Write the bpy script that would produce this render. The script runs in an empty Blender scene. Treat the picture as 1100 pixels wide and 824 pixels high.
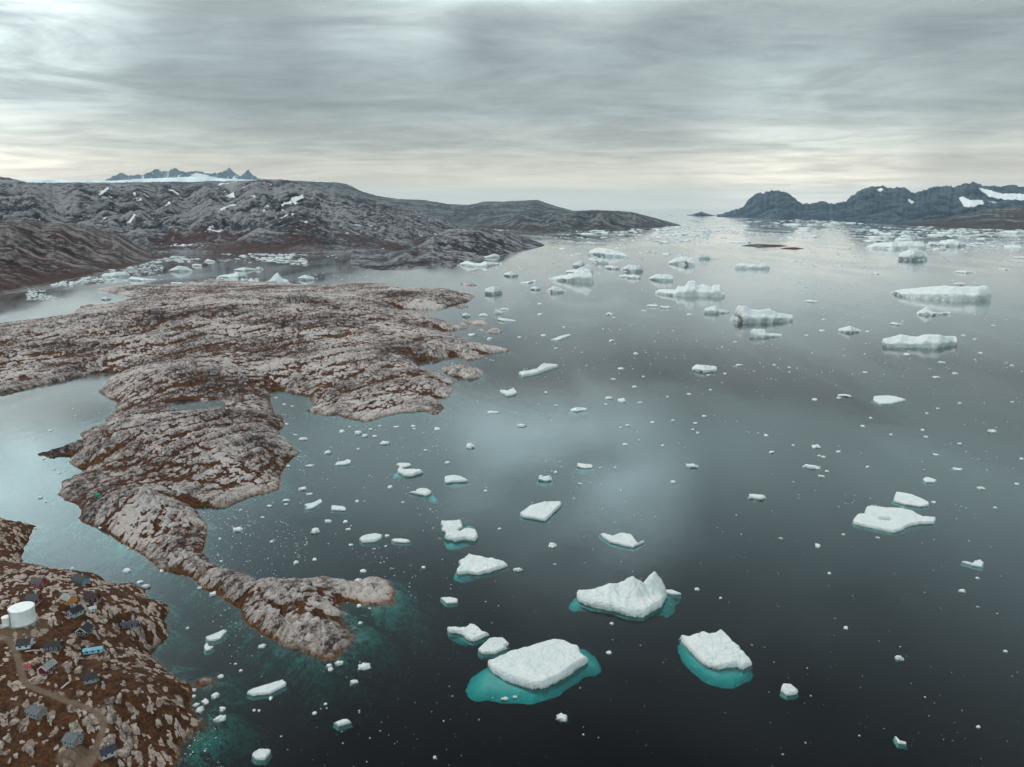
HAZE = 1.1e-5
EXPOSURE = 0.95
import bpy, bmesh, math, random
import numpy as np
R = math.radians
rng = np.random.RandomState(7)
random.seed(7)
scene = bpy.context.scene
COL = scene.collection

# ---------------------------------------------------------------- camera model
H = 190.0                       # drone height over the sea, metres
FPX, CU, CV = 837.0, 550.0, 412.0
PITCH = math.atan((CV - 222.0) / FPX)
SP, CP = math.sin(PITCH), math.cos(PITCH)

def ray(u, v):
    a = (u - CU) / FPX; b = (CV - v) / FPX
    return a, CP + b * SP, -SP + b * CP        # per unit of axial depth

def at(u, v, z=0.0):
    dx, dy, dz = ray(u, v)
    t = (H - z) / max(-dz, 1e-4)
    return dx * t, dy * t, t                   # X, Y, axial depth

def az_of(u, v):
    dx, dy, dz = ray(u, v); return math.atan2(dx, dy)

def el_of(u, v):
    dx, dy, dz = ray(u, v); return dz / math.hypot(dx, dy)   # tan of elevation

def project(X, Y, Z):
    d = Z - H
    t = Y * CP - d * SP
    return CU + FPX * X / t, CV - FPX * (Y * SP + d * CP) / t

def C(x0, y0, s, pts):          # enlarged-crop coordinates to photo pixels
    return [(x0 + p[0] / s, y0 + p[1] / s) for p in pts]

# ---------------------------------------------------------------- noise
def _h(ix, iy, seed):
    n = (ix.astype(np.int64) * 374761393 + iy.astype(np.int64) * 668265263 + seed * 2147483647) & 0xFFFFFFFF
    n = ((n ^ (n >> 13)) * 1274126177) & 0xFFFFFFFF
    n = ((n ^ (n >> 16)) * 2246822519) & 0xFFFFFFFF
    return ((n ^ (n >> 15)) & 0xFFFFFF).astype(np.float32) / 16777216.0

def noise(x, y, seed=0):        # gradient noise about -1..1
    x = np.asarray(x, np.float64); y = np.asarray(y, np.float64)
    ix = np.floor(x); iy = np.floor(y)
    fx = (x - ix).astype(np.float32); fy = (y - iy).astype(np.float32)
    ux = fx * fx * fx * (fx * (fx * 6 - 15) + 10); uy = fy * fy * fy * (fy * (fy * 6 - 15) + 10)
    def g(ox, oy):
        a = _h(ix + ox, iy + oy, seed) * 6.2831853
        return np.cos(a) * (fx - ox) + np.sin(a) * (fy - oy)
    a = g(0, 0); b = g(1, 0); c = g(0, 1); d = g(1, 1)
    return ((a + (b - a) * ux) * (1 - uy) + (c + (d - c) * ux) * uy) * 1.5

def fbm(x, y, o=4, seed=0, gain=0.5):
    s = 0; a = 1; f = 1; n = 0
    for i in range(o):
        s = s + a * noise(x * f, y * f, seed + i * 17); n += a; a *= gain; f *= 2.03
    return s / n

def ridged(x, y, o=4, seed=0, gain=0.5):
    s = 0; a = 1; f = 1; n = 0
    for i in range(o):
        s = s + a * (1 - 2 * np.abs(noise(x * f, y * f, seed + i * 23))); n += a; a *= gain; f *= 2.07
    return s / n

def worley(x, y, seed=0):
    ix = np.floor(x); iy = np.floor(y)
    f1 = np.full(x.shape, 9.0, np.float32); f2 = f1.copy(); idv = np.zeros(x.shape, np.float32)
    for ox in (-1, 0, 1):
        for oy in (-1, 0, 1):
            cx = ix + ox; cy = iy + oy
            px = cx + _h(cx, cy, seed); py = cy + _h(cx, cy, seed + 5)
            d = np.hypot(px - x, py - y).astype(np.float32)
            m = d < f1
            f2 = np.where(m, f1, np.minimum(f2, d)); idv = np.where(m, _h(cx, cy, seed + 9), idv); f1 = np.where(m, d, f1)
    return f1, f2, idv

def sstep(a, b, x):
    t = np.clip((x - a) / (b - a), 0, 1); return t * t * (3 - 2 * t)

def poly_sd(X, Y, P):           # signed distance, positive inside
    X = X.astype(np.float32); Y = Y.astype(np.float32)
    d2 = np.full(X.shape, 1e12, np.float32); ins = np.zeros(X.shape, bool)
    n = len(P)
    for i in range(n):
        x1, y1 = P[i]; x2, y2 = P[(i + 1) % n]
        ex, ey = x2 - x1, y2 - y1
        L = ex * ex + ey * ey
        if L < 1e-9: continue
        t = np.clip(((X - x1) * ex + (Y - y1) * ey) / L, 0, 1)
        dd = (X - x1 - t * ex) ** 2 + (Y - y1 - t * ey) ** 2
        np.minimum(d2, dd, out=d2)
        if y1 != y2:
            c = (y1 > Y) != (y2 > Y)
            ins ^= c & (X < (x2 - x1) * (Y - y1) / (y2 - y1) + x1)
    d = np.sqrt(d2)
    return np.where(ins, d, -d)

# ---------------------------------------------------------------- objects
def tag(o, label=None, cat=None, group=None, kind=None):
    if label: o['label'] = label
    if cat: o['category'] = cat
    if group: o['group'] = group
    if kind: o['kind'] = kind
    return o

def link_mesh(name, V, F, mat, parent=None, smooth=True, attrs=None, loc=None):
    me = bpy.data.meshes.new(name)
    V = np.asarray(V, np.float32)
    if isinstance(F, np.ndarray):
        k = F.shape[1]; nf = len(F)
        me.vertices.add(len(V)); me.vertices.foreach_set('co', V.ravel())
        me.loops.add(nf * k); me.loops.foreach_set('vertex_index', F.astype(np.int32).ravel())
        me.polygons.add(nf); me.polygons.foreach_set('loop_start', np.arange(0, nf * k, k, dtype=np.int32))
        me.update(calc_edges=True)
    else:
        me.from_pydata([tuple(map(float, v)) for v in V], [], F)
    me.polygons.foreach_set('use_smooth', np.full(len(me.polygons), smooth, bool))
    if attrs:
        for k2, a in attrs.items():
            at_ = me.attributes.new(k2, 'FLOAT', 'POINT'); at_.data.foreach_set('value', np.asarray(a, np.float32).ravel())
    me.validate(); me.update()
    for m in (mat if isinstance(mat, (list, tuple)) else [mat]): me.materials.append(m)
    o = bpy.data.objects.new(name, me); COL.objects.link(o)
    if loc is not None: o.location = loc
    if parent is not None: o.parent = parent
    return o

def grid_faces(nr, nc, keep=None):
    i = np.arange(nr * nc).reshape(nr, nc)
    F = np.stack([i[:-1, :-1], i[:-1, 1:], i[1:, 1:], i[1:, :-1]], -1).reshape(-1, 4)
    if keep is not None: F = F[keep.ravel()]
    return F

def compact(V, F, attrs=None):
    used = np.zeros(len(V), bool); used[F.ravel()] = True
    idx = np.cumsum(used) - 1
    return V[used], idx[F], ({k: a.ravel()[used] for k, a in attrs.items()} if attrs else None)

def empty(name, loc, rz=0.0):
    o = bpy.data.objects.new(name, None); COL.objects.link(o)
    o.location = loc; o.rotation_euler = (0, 0, rz); o.empty_display_size = 1
    return o

# ---------------------------------------------------------------- materials
def new_mat(name):
    m = bpy.data.materials.new(name); m.use_nodes = True
    nt = m.node_tree; nt.nodes.clear()
    return m, nt
class N:
    def __init__(self, nt): self.nt = nt
    def __call__(self, t, **kw):
        n = self.nt.nodes.new(t)
        for k, v in kw.items(): setattr(n, k, v)
        return n
    def link(self, a, b): self.nt.links.new(a, b)
    def put(self, sock, v):
        if hasattr(v, 'is_output'): self.link(v, sock)
        else: sock.default_value = v
    def math(self, op, a, b=0.0, clamp=False):
        n = self('ShaderNodeMath', operation=op); n.use_clamp = clamp
        self.put(n.inputs[0], a); self.put(n.inputs[1], b); return n.outputs[0]
    def mix(self, f, a, b, blend='MIX'):
        n = self('ShaderNodeMix', data_type='RGBA', blend_type=blend)
        self.put(n.inputs[0], f)
        self.put(n.inputs[6], a if hasattr(a, 'is_output') else (*a[:3], 1)); self.put(n.inputs[7], b if hasattr(b, 'is_output') else (*b[:3], 1))
        return n.outputs[2]
    def noise(self, co, scale, detail=4, rough=0.55, dist=0.0):
        n = self('ShaderNodeTexNoise'); n.inputs['Scale'].default_value = scale; n.inputs['Detail'].default_value = detail
        n.inputs['Roughness'].default_value = rough; n.inputs['Distortion'].default_value = dist
        if co is not None: self.link(co, n.inputs['Vector'])
        return n.outputs[0]
    def ramp(self, x, stops):
        n = self('ShaderNodeValToRGB'); self.link(x, n.inputs[0]); e = n.color_ramp.elements
        while len(e) > 1: e.remove(e[-1])
        e[0].position = stops[0][0]; e[0].color = (*stops[0][1], 1)
        for p, c in stops[1:]:
            k = e.new(p); k.color = (*c, 1)
        return n.outputs[0]
    def step(self, x, a, b):
        n = self('ShaderNodeMapRange', interpolation_type='SMOOTHSTEP'); self.link(x, n.inputs[0])
        n.inputs[1].default_value = a; n.inputs[2].default_value = b; return n.outputs[0]
    def attr(self, name):
        n = self('ShaderNodeAttribute', attribute_name=name); return n.outputs['Fac']
    def mapping(self, co, rot=(0, 0, 0), scale=(1, 1, 1)):
        n = self('ShaderNodeMapping'); self.link(co, n.inputs[0]); n.inputs['Rotation'].default_value = rot; n.inputs['Scale'].default_value = scale
        return n.outputs[0]
    def finish(self, col, rough=0.9, bump=None, bstr=0.5, bdist=0.3, spec=0.3):
        p = self('ShaderNodeBsdfPrincipled'); self.put(p.inputs['Base Color'], col if hasattr(col, 'is_output') else (*col, 1))
        self.put(p.inputs['Roughness'], rough); p.inputs['Specular IOR Level'].default_value = spec
        if bump is not None:
            b = self('ShaderNodeBump'); b.inputs['Strength'].default_value = bstr; b.inputs['Distance'].default_value = bdist
            self.link(bump, b.inputs['Height']); self.link(b.outputs[0], p.inputs['Normal'])
        o = self('ShaderNodeOutputMaterial'); self.link(p.outputs[0], o.inputs[0]); return p
    def pos(self): return self('ShaderNodeNewGeometry').outputs['Position']
    def obj(self): return self('ShaderNodeTexCoord').outputs['Object']

def plain(name, col, rough=0.7, var=0.25, scale=3.0):
    m, nt = new_mat(name); n = N(nt)
    f = n.noise(n.obj(), scale, 4)
    c = n.mix(n.step(f, 0.3, 0.7), tuple(x * (1 - var) for x in col), tuple(min(1, x * (1 + var * .6)) for x in col))
    n.finish(c, rough); return m

M = {}
# ice: old snow-white glacier ice, slightly bluish in places, faint grey melt texture
m, nt = new_mat('glacier_ice'); n = N(nt); M['ice'] = m
g = n.pos()
f1 = n.noise(g, 0.16, 5, 0.6); f2 = n.noise(g, 1.3, 5, 0.65); f3 = n.noise(n.mapping(g, (0, 0, .7), (.25, 1.2, 2.0)), 0.7, 4, 0.6)
c = n.mix(n.step(f1, 0.35, 0.7), (0.625, 0.67, 0.66), (0.71, 0.712, 0.69))
c = n.mix(n.math('MULTIPLY', n.step(f3, 0.55, 0.8), 0.4), c, (0.66, 0.73, 0.74))
c = n.mix(n.math('MULTIPLY', n.step(f2, 0.54, 0.75), 0.4), c, (0.55, 0.58, 0.58))
n.finish(c, 0.62, n.math('ADD', f2, n.math('MULTIPLY', f1, 3.0)), 0.9, 0.9, 0.25)

# near terrain: banded gneiss, rust-coloured tundra in the hollows and cracks, weed at the waterline
m, nt = new_mat('gneiss_and_tundra'); n = N(nt); M['rock'] = m
g = n.pos()
veg = n.attr('veg'); tone = n.attr('tone'); wet = n.attr('wet'); warm = n.attr('warm')
fa = n.noise(g, 0.9, 6, 0.65); fb = n.noise(g, 0.11, 5, 0.6); fc = n.noise(g, 0.35, 4, 0.6)
fd = n.noise(g, 0.28, 8, 0.76)
t = n.math('ADD', n.math('ADD', tone, n.math('MULTIPLY', n.math('SUBTRACT', fa, 0.5), 0.8)), n.math('ADD', n.math('MULTIPLY', n.math('SUBTRACT', fd, 0.5), 1.7), n.math('MULTIPLY', n.math('SUBTRACT', fb, 0.5), 0.6)))
rock = n.ramp(t, [(0.10, (0.030, 0.024, 0.023)), (0.29, (0.14, 0.114, 0.106)), (0.48, (0.33, 0.283, 0.264)), (0.74, (0.55, 0.495, 0.465))])
rock = n.mix(n.math('MULTIPLY', n.step(fc, 0.5, 0.75), 0.5), rock, n.mix(1.0, rock, (0.95, 0.80, 0.70), 'MULTIPLY'))
rock = n.mix(n.math('MULTIPLY', warm, 0.55), rock, n.mix(1.0, rock, (1.0, 0.80, 0.62), 'MULTIPLY'))
vc = n.ramp(n.math('ADD', n.math('MULTIPLY', fa, 0.5), n.math('MULTIPLY', fc, 0.5)),
            [(0.3, (0.020, 0.009, 0.006)), (0.46, (0.060, 0.026, 0.013)), (0.58, (0.125, 0.054, 0.022)), (0.75, (0.19, 0.105, 0.05))])
vm = n.step(n.math('ADD', veg, n.math('MULTIPLY', n.math('SUBTRACT', fd, 0.5), 1.9)), 0.38, 0.60)
col = n.mix(vm, rock, vc)
wc = n.mix(n.step(fa, 0.35, 0.65), (0.06, 0.024, 0.008), (0.22, 0.088, 0.020))
col = n.mix(n.math('MULTIPLY', wet, n.step(fa, 0.3, 0.5)), col, wc)
col = n.mix(n.math('MULTIPLY', n.attr('dirt'), 0.92), col, n.mix(fa, (0.13, 0.085, 0.055), (0.25, 0.18, 0.125)))
n.finish(col, 0.92, n.math('ADD', fa, n.math('MULTIPLY', fd, 3.0)), 0.8, 1.2, 0.12)

def hill_mat(name, dark, mid, light, veg, sx, bump=14):
    m, nt = new_mat(name); n = N(nt)
    g = n.pos(); s = n.attr('snow'); v = n.attr('veg'); tn = n.attr('tone')
    fa = n.noise(n.mapping(g, (0.5, 0.4, 0.6), (1, .4, 1.6)), sx, 8, 0.72, 0.6); fb = n.noise(g, sx * 0.22, 5, 0.6); fc = n.noise(n.mapping(g, (-0.4, 0.3, -0.7), (1, .5, 1.5)), sx * 2.6, 8, 0.78)
    t = n.math('ADD', tn, n.math('ADD', n.math('MULTIPLY', n.math('SUBTRACT', fa, 0.5), 1.9), n.math('MULTIPLY', n.math('SUBTRACT', fc, 0.5), 2.2)))
    rock = n.ramp(t, [(0.22, dark), (0.5, mid), (0.80, light)])
    vm = n.step(n.math('ADD', v, n.math('MULTIPLY', n.math('SUBTRACT', n.math('MULTIPLY', n.math('ADD', fb, fa), 0.5), 0.5), 1.6)), 0.40, 0.66)
    col = n.mix(n.math('MULTIPLY', vm, 0.85), rock, n.mix(fc, veg, tuple(x * 0.45 for x in veg)))
    sm = n.step(n.math('ADD', s, n.math('ADD', n.math('MULTIPLY', n.math('SUBTRACT', fa, 0.5), 0.7), n.math('MULTIPLY', n.math('SUBTRACT', fc, 0.5), 0.5))), 0.42, 0.54)
    col = n.mix(sm, col, (0.80, 0.82, 0.82))
    n.finish(col, 0.95, n.math('ADD', fa, n.math('MULTIPLY', fc, 0.5)), 1.0, bump, 0.1); return m
M['hill'] = hill_mat('hill_rock', (0.016, 0.016, 0.020), (0.068, 0.066, 0.073), (0.27, 0.26, 0.265), (0.080, 0.032, 0.024), 0.027, 12)
M['spur'] = hill_mat('spur_rock', (0.020, 0.014, 0.014), (0.075, 0.058, 0.056), (0.22, 0.19, 0.18), (0.070, 0.026, 0.018), 0.033, 9)
M['blue'] = hill_mat('far_hill_rock', (0.024, 0.028, 0.034), (0.060, 0.064, 0.070), (0.15, 0.15, 0.15), (0.06, 0.035, 0.03), 0.007, 25)
M['mount'] = hill_mat('mountain_rock_air_blue', (0.008, 0.016, 0.026), (0.026, 0.046, 0.066), (0.08, 0.105, 0.125), (0.05, 0.035, 0.035), 0.005, 40)  # dark rock with the blue of distant air painted into its colours
M['snow'] = plain('ice_cap_snow', (0.80, 0.82, 0.81), 0.8, 0.06, 0.004)

# water: clear surface with Fresnel mirror, absorbing body underneath
m, nt = new_mat('sea_water'); n = N(nt); M['water'] = m
g = n.pos()
w1 = n.noise(n.mapping(g, (0, 0, 0.5), (1, .55, 1)), 0.09, 3, 0.6); w2 = n.noise(n.mapping(g, (0, 0, 0.5), (1, .6, 1)), 0.9, 3, 0.6)
b = n('ShaderNodeBump'); b.inputs['Strength'].default_value = 0.085; b.inputs['Distance'].default_value = 0.5
n.link(n.math('ADD', n.math('MULTIPLY', w1, 1.6), n.math('MULTIPLY', w2, 0.22)), b.inputs['Height'])
fr = n('ShaderNodeFresnel'); fr.inputs['IOR'].default_value = 1.333; n.link(b.outputs[0], fr.inputs['Normal'])
gl = n('ShaderNodeBsdfGlossy'); gl.inputs['Roughness'].default_value = 0.08; gl.inputs['Color'].default_value = (1, 1, 1, 1); n.link(b.outputs[0], gl.inputs['Normal'])
w3 = n.noise(n.mapping(g, (0, 0, -0.6), (1, .28, 1)), 0.006, 5, 0.6, 0.8)
n.link(n.math('ADD', 0.045, n.math('MULTIPLY', n.step(w3, 0.35, 0.68), 0.11)), gl.inputs['Roughness'])
tr = n('ShaderNodeBsdfTransparent')
mx = n('ShaderNodeMixShader'); n.link(n.math('ADD', fr.outputs[0], n.math('MULTIPLY', n.step(fr.outputs[0], 0.2, 0.6), n.math('MULTIPLY', n.math('SUBTRACT', 1.0, fr.outputs[0]), 0.62))), mx.inputs[0]); n.link(tr.outputs[0], mx.inputs[1]); n.link(gl.outputs[0], mx.inputs[2])
va = n('ShaderNodeVolumeAbsorption'); va.inputs['Color'].default_value = (0.0, 0.84, 0.830, 1); va.inputs['Density'].default_value = 0.50
o = n('ShaderNodeOutputMaterial'); n.link(mx.outputs[0], o.inputs[0]); n.link(va.outputs[0], o.inputs[1])
M['seabed'] = plain('seabed_silt', (0.04, 0.05, 0.048), 1.0, 0.3, 0.02)
# ================================================================ near land: peninsula, village shore, skerries
VILLAGE = [(-200, 560), (-60, 548), (0, 556), (10, 558), (17, 563), (30, 559.5), (26, 565), (40, 563.5), (36, 569), (33, 574), (31, 581), (25, 588), (26, 592),
 (23, 600), (27, 606), (24, 610), (32, 611), (52, 613), (60, 615), (75, 618), (85, 618), (105, 619), (111, 623), (110, 631), (120, 633), (133, 633), (138, 628),
 (152, 632), (158, 638), (161, 645), (178, 651), (180, 657), (176, 666), (179, 676), (180, 681), (177, 687), (164, 696), (161, 706), (175, 717), (180, 725),
 (192, 731), (205, 736), (207, 744), (206, 752), (205, 760), (215, 778), (205, 788), (190, 799), (189, 813), (184, 824), (178, 850), (150, 900), (-60, 960), (-400, 900), (-420, 640)]
PEN = [(378, 686), (372, 695), (361, 708), (353, 710), (335, 703), (324, 699), (307, 695), (290, 685), (272, 673), (260, 664), (258, 654), (237, 641), (215, 632.6), (210, 622), (193, 616), (174, 611),
 (161, 602.7), (145.5, 592), (133, 583), (116, 573), (114.6, 567), (105.5, 567), (98, 563), (85.5, 560), (83.7, 557), (87, 550), (83.7, 543), (71, 537), (63, 531),
 (67, 518), (82, 513), (96.5, 504.6), (85.5, 503), (74.6, 498), (80, 489), (69, 488.5), (51, 491), (39, 488), (60, 484), (76, 481), (87, 480), (89, 474), (87, 465.5),
 (102, 460), (115, 454.6), (114, 449), (124, 446), (125.6, 438), (125.6, 431), (113, 427), (107, 421), (118, 407), (129, 403), (113, 399), (98, 401), (78, 406.5), (60, 410), (36, 416.5), (0, 424.7),
 (-120, 441), (-420, 460), (-420, 385), (-200, 366), (0, 349), (40, 345), (72, 342), (80, 336), (88, 329.5), (97, 327.5), (106, 329), (125, 326), (137, 322.5), (150, 321), (139, 319), (118, 314), (102, 311.6),
 (126, 308), (144, 306.5), (169, 307), (188, 307), (200, 303), (218, 301.5), (260, 302.5), (300, 304.5), (330, 307), (345, 306.5), (370, 305.5), (388, 304), (415.5, 305.5), (437, 311), (455.5, 312.5),
 (479, 311), (497, 314), (510, 318), (504.6, 323.7), (490, 327), (472, 332), (450, 333), (430, 331), (423, 330.5), (432, 335.5), (439, 340), (450, 339), (464.6, 344.6), (479, 346.4), (486.5, 350), (501, 346.4),
 (503, 352), (494, 353.7), (472, 355.5), (479, 360), (501, 361), (483, 363), (490, 366), (508, 367), (501, 370), (515.6, 371), (534, 373.7), (549, 377), (534, 379), (515.6, 379.5), (521, 383.7), (501, 387), (494, 383), (486.5, 381),
 (479, 384.6), (457, 385.5), (446.4, 388), (452, 392), (448, 394), (455.5, 401), (472, 403), (479, 408), (490, 411), (481, 413), (486.5, 418), (483, 427), (465, 427), (477, 435.6), (476.5, 440), (468, 446), (455, 441),
 (433, 443), (411, 447), (392, 454), (386.5, 451), (373, 449.5), (359, 445), (350, 446), (336, 443), (330, 441), (340, 437), (333, 431), (335, 427), (326, 424), (307, 421), (295, 417), (289, 421), (291, 432), (294.6, 444.6), (304, 448), (305.6, 457), (297, 463),
 (304, 470), (314.7, 479), (321, 487), (307, 497), (302, 508), (300, 526.5), (287, 530), (271, 532), (253, 540), (240, 544.7), (220, 543.5), (204, 544), (214.7, 553.7), (223.8, 562.8), (222, 582.8), (216.5, 592), (229, 606),
 (236.5, 613.7), (247, 613), (260, 615), (280, 627), (298, 622.7), (325, 625.5), (347, 620), (362, 622), (382, 625.5), (396, 619), (412, 621), (425.5, 634.5), (422, 647), (407, 649), (389, 649), (376, 645.5), (364, 645.5), (369, 658), (365.5, 667)]
ISLETS = [
 [(472, 397), (486.5, 394), (515.6, 397), (521, 401), (517, 405.6), (503, 408), (483, 403)],
 [(502, 347), (512, 345.7), (525, 346.5), (525, 349), (510, 349.5)],
 [(523, 355), (530, 353), (542, 355), (536, 357.5), (525, 358)],
 [(492, 305.5), (500, 304), (506, 303.2), (513, 307), (503, 307)],
 [(488, 329), (495, 327.3), (503, 329.5), (496, 331)],
 [(513, 354.5), (519, 353.8), (521, 355.5), (515, 356)],
 [(205, 735), (213, 731), (222, 728), (232, 727.5), (228, 732), (216, 736)],
]
POND = [(177, 432), (190, 430), (207, 429), (218, 432), (231, 428.5), (244, 432), (240, 440), (216, 443), (189, 441)]
def ground_poly(px): return [at(u, v)[:2] for u, v in px]
POLYS = [(ground_poly(VILLAGE), 0), (ground_poly(PEN), 1)] + [(ground_poly(p), 2) for p in ISLETS]
POND_Z = 7.0
POND_P = [at(u, v, POND_Z)[:2] for u, v in POND]

# broad knolls: photo position of the foot, height, radius across and along the line of sight (metres)
KNOLLS = [(235, 352, 30, 260, 330), (60, 378, 9, 200, 120), (340, 345, 14, 200, 260), (190, 418, 17, 80, 70), (420, 400, 13, 130, 130), (215, 478, 19, 90, 75), (265, 500, 8, 40, 40),
          (150, 560, 13, 45, 36), (110, 485, 9, 36, 50), (300, 650, 6.5, 34, 30), (350, 680, 3, 18, 18), (400, 634, 1.5, 20, 14), (440, 320, 12, 130, 230), (130, 312, 6, 110, 150),
          (20, 690, 10, 70, 70), (90, 740, 6.5, 60, 60), (170, 775, 5, 24, 22), (95, 800, 5, 30, 30), (5, 575, 6, 26, 26), (150, 355, 6, 120, 150), (480, 372, 5, 90, 120), (-150, 395, 7, 200, 120), (-150, 700, 16, 120, 160)]
KN = [(*at(u, v)[:2], h, rx, ry) for u, v, h, rx, ry in KNOLLS]

AZ0, AZ1, NC = R(-47), R(2.5), 900
ND = 1050
D_ARR = np.exp(np.linspace(math.log(186), math.log(2500), ND))
A_ARR = np.linspace(AZ0, AZ1, NC)

def strike(X, Y):
    w = sstep(-260, 120, X + 0.12 * (Y - 900) + 60 * fbm(X / 300, Y / 300, 2, 91))
    return w                                    # 0: folds run away to the right, 1: towards the right and the viewer

def land_sd(X, Y, polys=POLYS, pad=120):
    sd = np.full(X.shape, -1e4, np.float32)
    for P, k in polys:
        if k == 2:
            cx = sum(p[0] for p in P) / len(P); cy = sum(p[1] for p in P) / len(P)
            m = (np.hypot(X - cx, Y - cy) < 160)
            if not m.any(): continue
            s = sd[m]; sd[m] = np.maximum(s, poly_sd(X[m], Y[m], P))
        else:
            sd = np.maximum(sd, poly_sd(X, Y, P))
    return sd

A, D = np.meshgrid(A_ARR, D_ARR)
X = D * np.sin(A); Y = D * np.cos(A)
# distance field on every third sample, then interpolated
ri = np.unique(np.r_[np.arange(0, ND, 3), ND - 1]); ci = np.unique(np.r_[np.arange(0, NC, 3), NC - 1])
sdc = land_sd(X[np.ix_(ri, ci)], Y[np.ix_(ri, ci)])
tmp = np.stack([np.interp(np.arange(NC), ci, row) for row in sdc])
SD = np.stack([np.interp(np.arange(ND), ri, tmp[:, j]) for j in range(NC)], 1).astype(np.float32)
far = np.clip(D / 700, 0.8, 2.2)
SDn = SD + far * (3.0 * fbm(X / 22, Y / 22, 4, 3) + 1.7 * fbm(X / 5, Y / 5, 3, 5))
inn = np.maximum(SDn, 0)
W = strike(X, Y)
def rot(X, Y, a): return X * math.cos(a) + Y * math.sin(a), -X * math.sin(a) + Y * math.cos(a)
a1 = math.atan2(0.8, 0.6); a2 = math.atan2(-0.9, 0.43)
wx = 9 * fbm(X / 60, Y / 60, 3, 41); wy = 9 * fbm(X / 60, Y / 60, 3, 47)
s1, t1 = rot(X + wx, Y + wy, a1); s2, t2 = rot(X + wx, Y + wy, a2)
def aniso(fn, ls, lt, *k): return fn(s1 / ls, t1 / lt, *k) * (1 - W) + fn(s2 / ls, t2 / lt, *k) * W
big = aniso(ridged, 150, 46, 3, 11)
med = aniso(ridged, 46, 12, 4, 13)
fine = aniso(ridged, 13, 3.6, 3, 19)
bl1 = worley(s1 / 9.0, t1 / 4.2, 31); bl2 = worley(s2 / 9.0, t2 / 4.2, 31)
F1 = bl1[0] * (1 - W) + bl2[0] * W; ED = (bl1[1] - bl1[0]) * (1 - W) + (bl2[1] - bl2[0]) * W; ID = np.where(W < 0.5, bl1[2], bl2[2])
sm1 = worley(s1 / 3.4, t1 / 1.9, 37); sm2 = worley(s2 / 3.4, t2 / 1.9, 37)
ED2 = (sm1[1] - sm1[0]) * (1 - W) + (sm2[1] - sm2[0]) * W; ID2 = np.where(W < 0.5, sm1[2], sm2[2])
vill = (poly_sd(X[::3, ::3], Y[::3, ::3], POLYS[0][0]) > -3)
VIL = np.repeat(np.repeat(vill, 3, 0), 3, 1)[:ND, :NC].astype(np.float32)
gn = aniso(noise, 62, 21, 151) + 0.25 * fbm(X / 9, Y / 9, 3, 152)
gul = np.exp(-(gn / 0.075) ** 2) * sstep(-0.35, 0.15, fbm(X / 120, Y / 120, 2, 153))
gn2 = noise(X / 70 + 5, Y / 48, 155) + 0.3 * fbm(X / 11, Y / 11, 3, 156)
gul = np.maximum(gul, np.exp(-(gn2 / 0.05) ** 2) * sstep(-0.1, 0.3, fbm(X / 90, Y / 90, 2, 157))) * (1 - .7 * VIL)
kn = np.zeros_like(X)
for kx, ky, kh, rx, ry in KN:
    r = math.atan2(kx, ky)
    dx = (X - kx) * math.cos(r) - (Y - ky) * math.sin(r); dy = (X - kx) * math.sin(r) + (Y - ky) * math.cos(r)
    kn = kn + 0.88 * kh * np.exp(-(dx / rx) ** 2 - (dy / ry) ** 2)
scale = np.clip(kn / 16, 0.25, 1.5)
Lr = 14 + 22 * np.clip((D - 500) / 900, 0, 1)
rise = 1 - np.exp(-inn / Lr)
roughf = 1 - np.exp(-inn / 7)
qa, qb = rot(X + 2.2 * fbm(X / 6, Y / 6, 4, 63), Y + 2.2 * fbm(X / 6, Y / 6, 4, 64), math.atan2(0.75, -0.35))
o1 = worley(qa / 4.4, qb / 2.5, 61); o2 = worley(qa / 2.1, qb / 1.4, 62)
den_ = 0.40 + 0.75 * fbm(X / 30, Y / 30, 3, 65) + 0.25 * fbm(X / 9, Y / 9, 2, 66)
b1 = sstep(0.06, 0.20, o1[1] - o1[0]) * (o1[2] < den_ * .62); b2 = sstep(0.05, 0.2, o2[1] - o2[0]) * (o2[2] < den_ * .45)
outc = np.maximum(b1 * (0.75 + .25 * sstep(0.02, 0.12, o2[1] - o2[0])), b2)     # bare outcrops amid the village heath
rocky = np.where(VIL > 0.5, 0.16, 1.0)
Hh = 0.9 * (1 - np.exp(-inn / 1.8)) + rise * kn + roughf * rocky * (
      5.0 * big * scale * np.clip(inn / 30, 0, 1) + 2.0 * med * np.clip(scale, .4, 1.2) + 0.9 * fine * np.clip(D / 500, .6, 1.4)
      + 1.3 * np.clip(ED, 0, .5) * 2 * (0.4 + ID) + 0.5 * np.clip(ED2, 0, .5) * 2 + 0.5 * (ID2 - .5) - 2.3 * gul * np.clip(scale, .4, 1.3))
# joints weather into low steps and small cliffs
st_ = 3.2 * np.clip(D / 700, .7, 1.6); hs_ = Hh + 1.2 * fbm(X / 17, Y / 17, 3, 161); fr_ = hs_ / st_ - np.floor(hs_ / st_)
Hh = Hh + np.where(inn > 4, st_ * 0.42 * (sstep(0.25, 0.6, fr_) - fr_), 0) * (1 - VIL)
Hh = Hh + VIL * roughf * (1.0 * b1 * (.5 + o1[2] / .4 * .5) + 0.5 * b2)
# everything on land stays above the water
Hh = np.where(SDn > 0, np.maximum(Hh, 0.25 * (1 - np.exp(-inn / 1.2)) + 0.2 * np.clip(inn / 6, 0, 1)), Hh)
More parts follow.
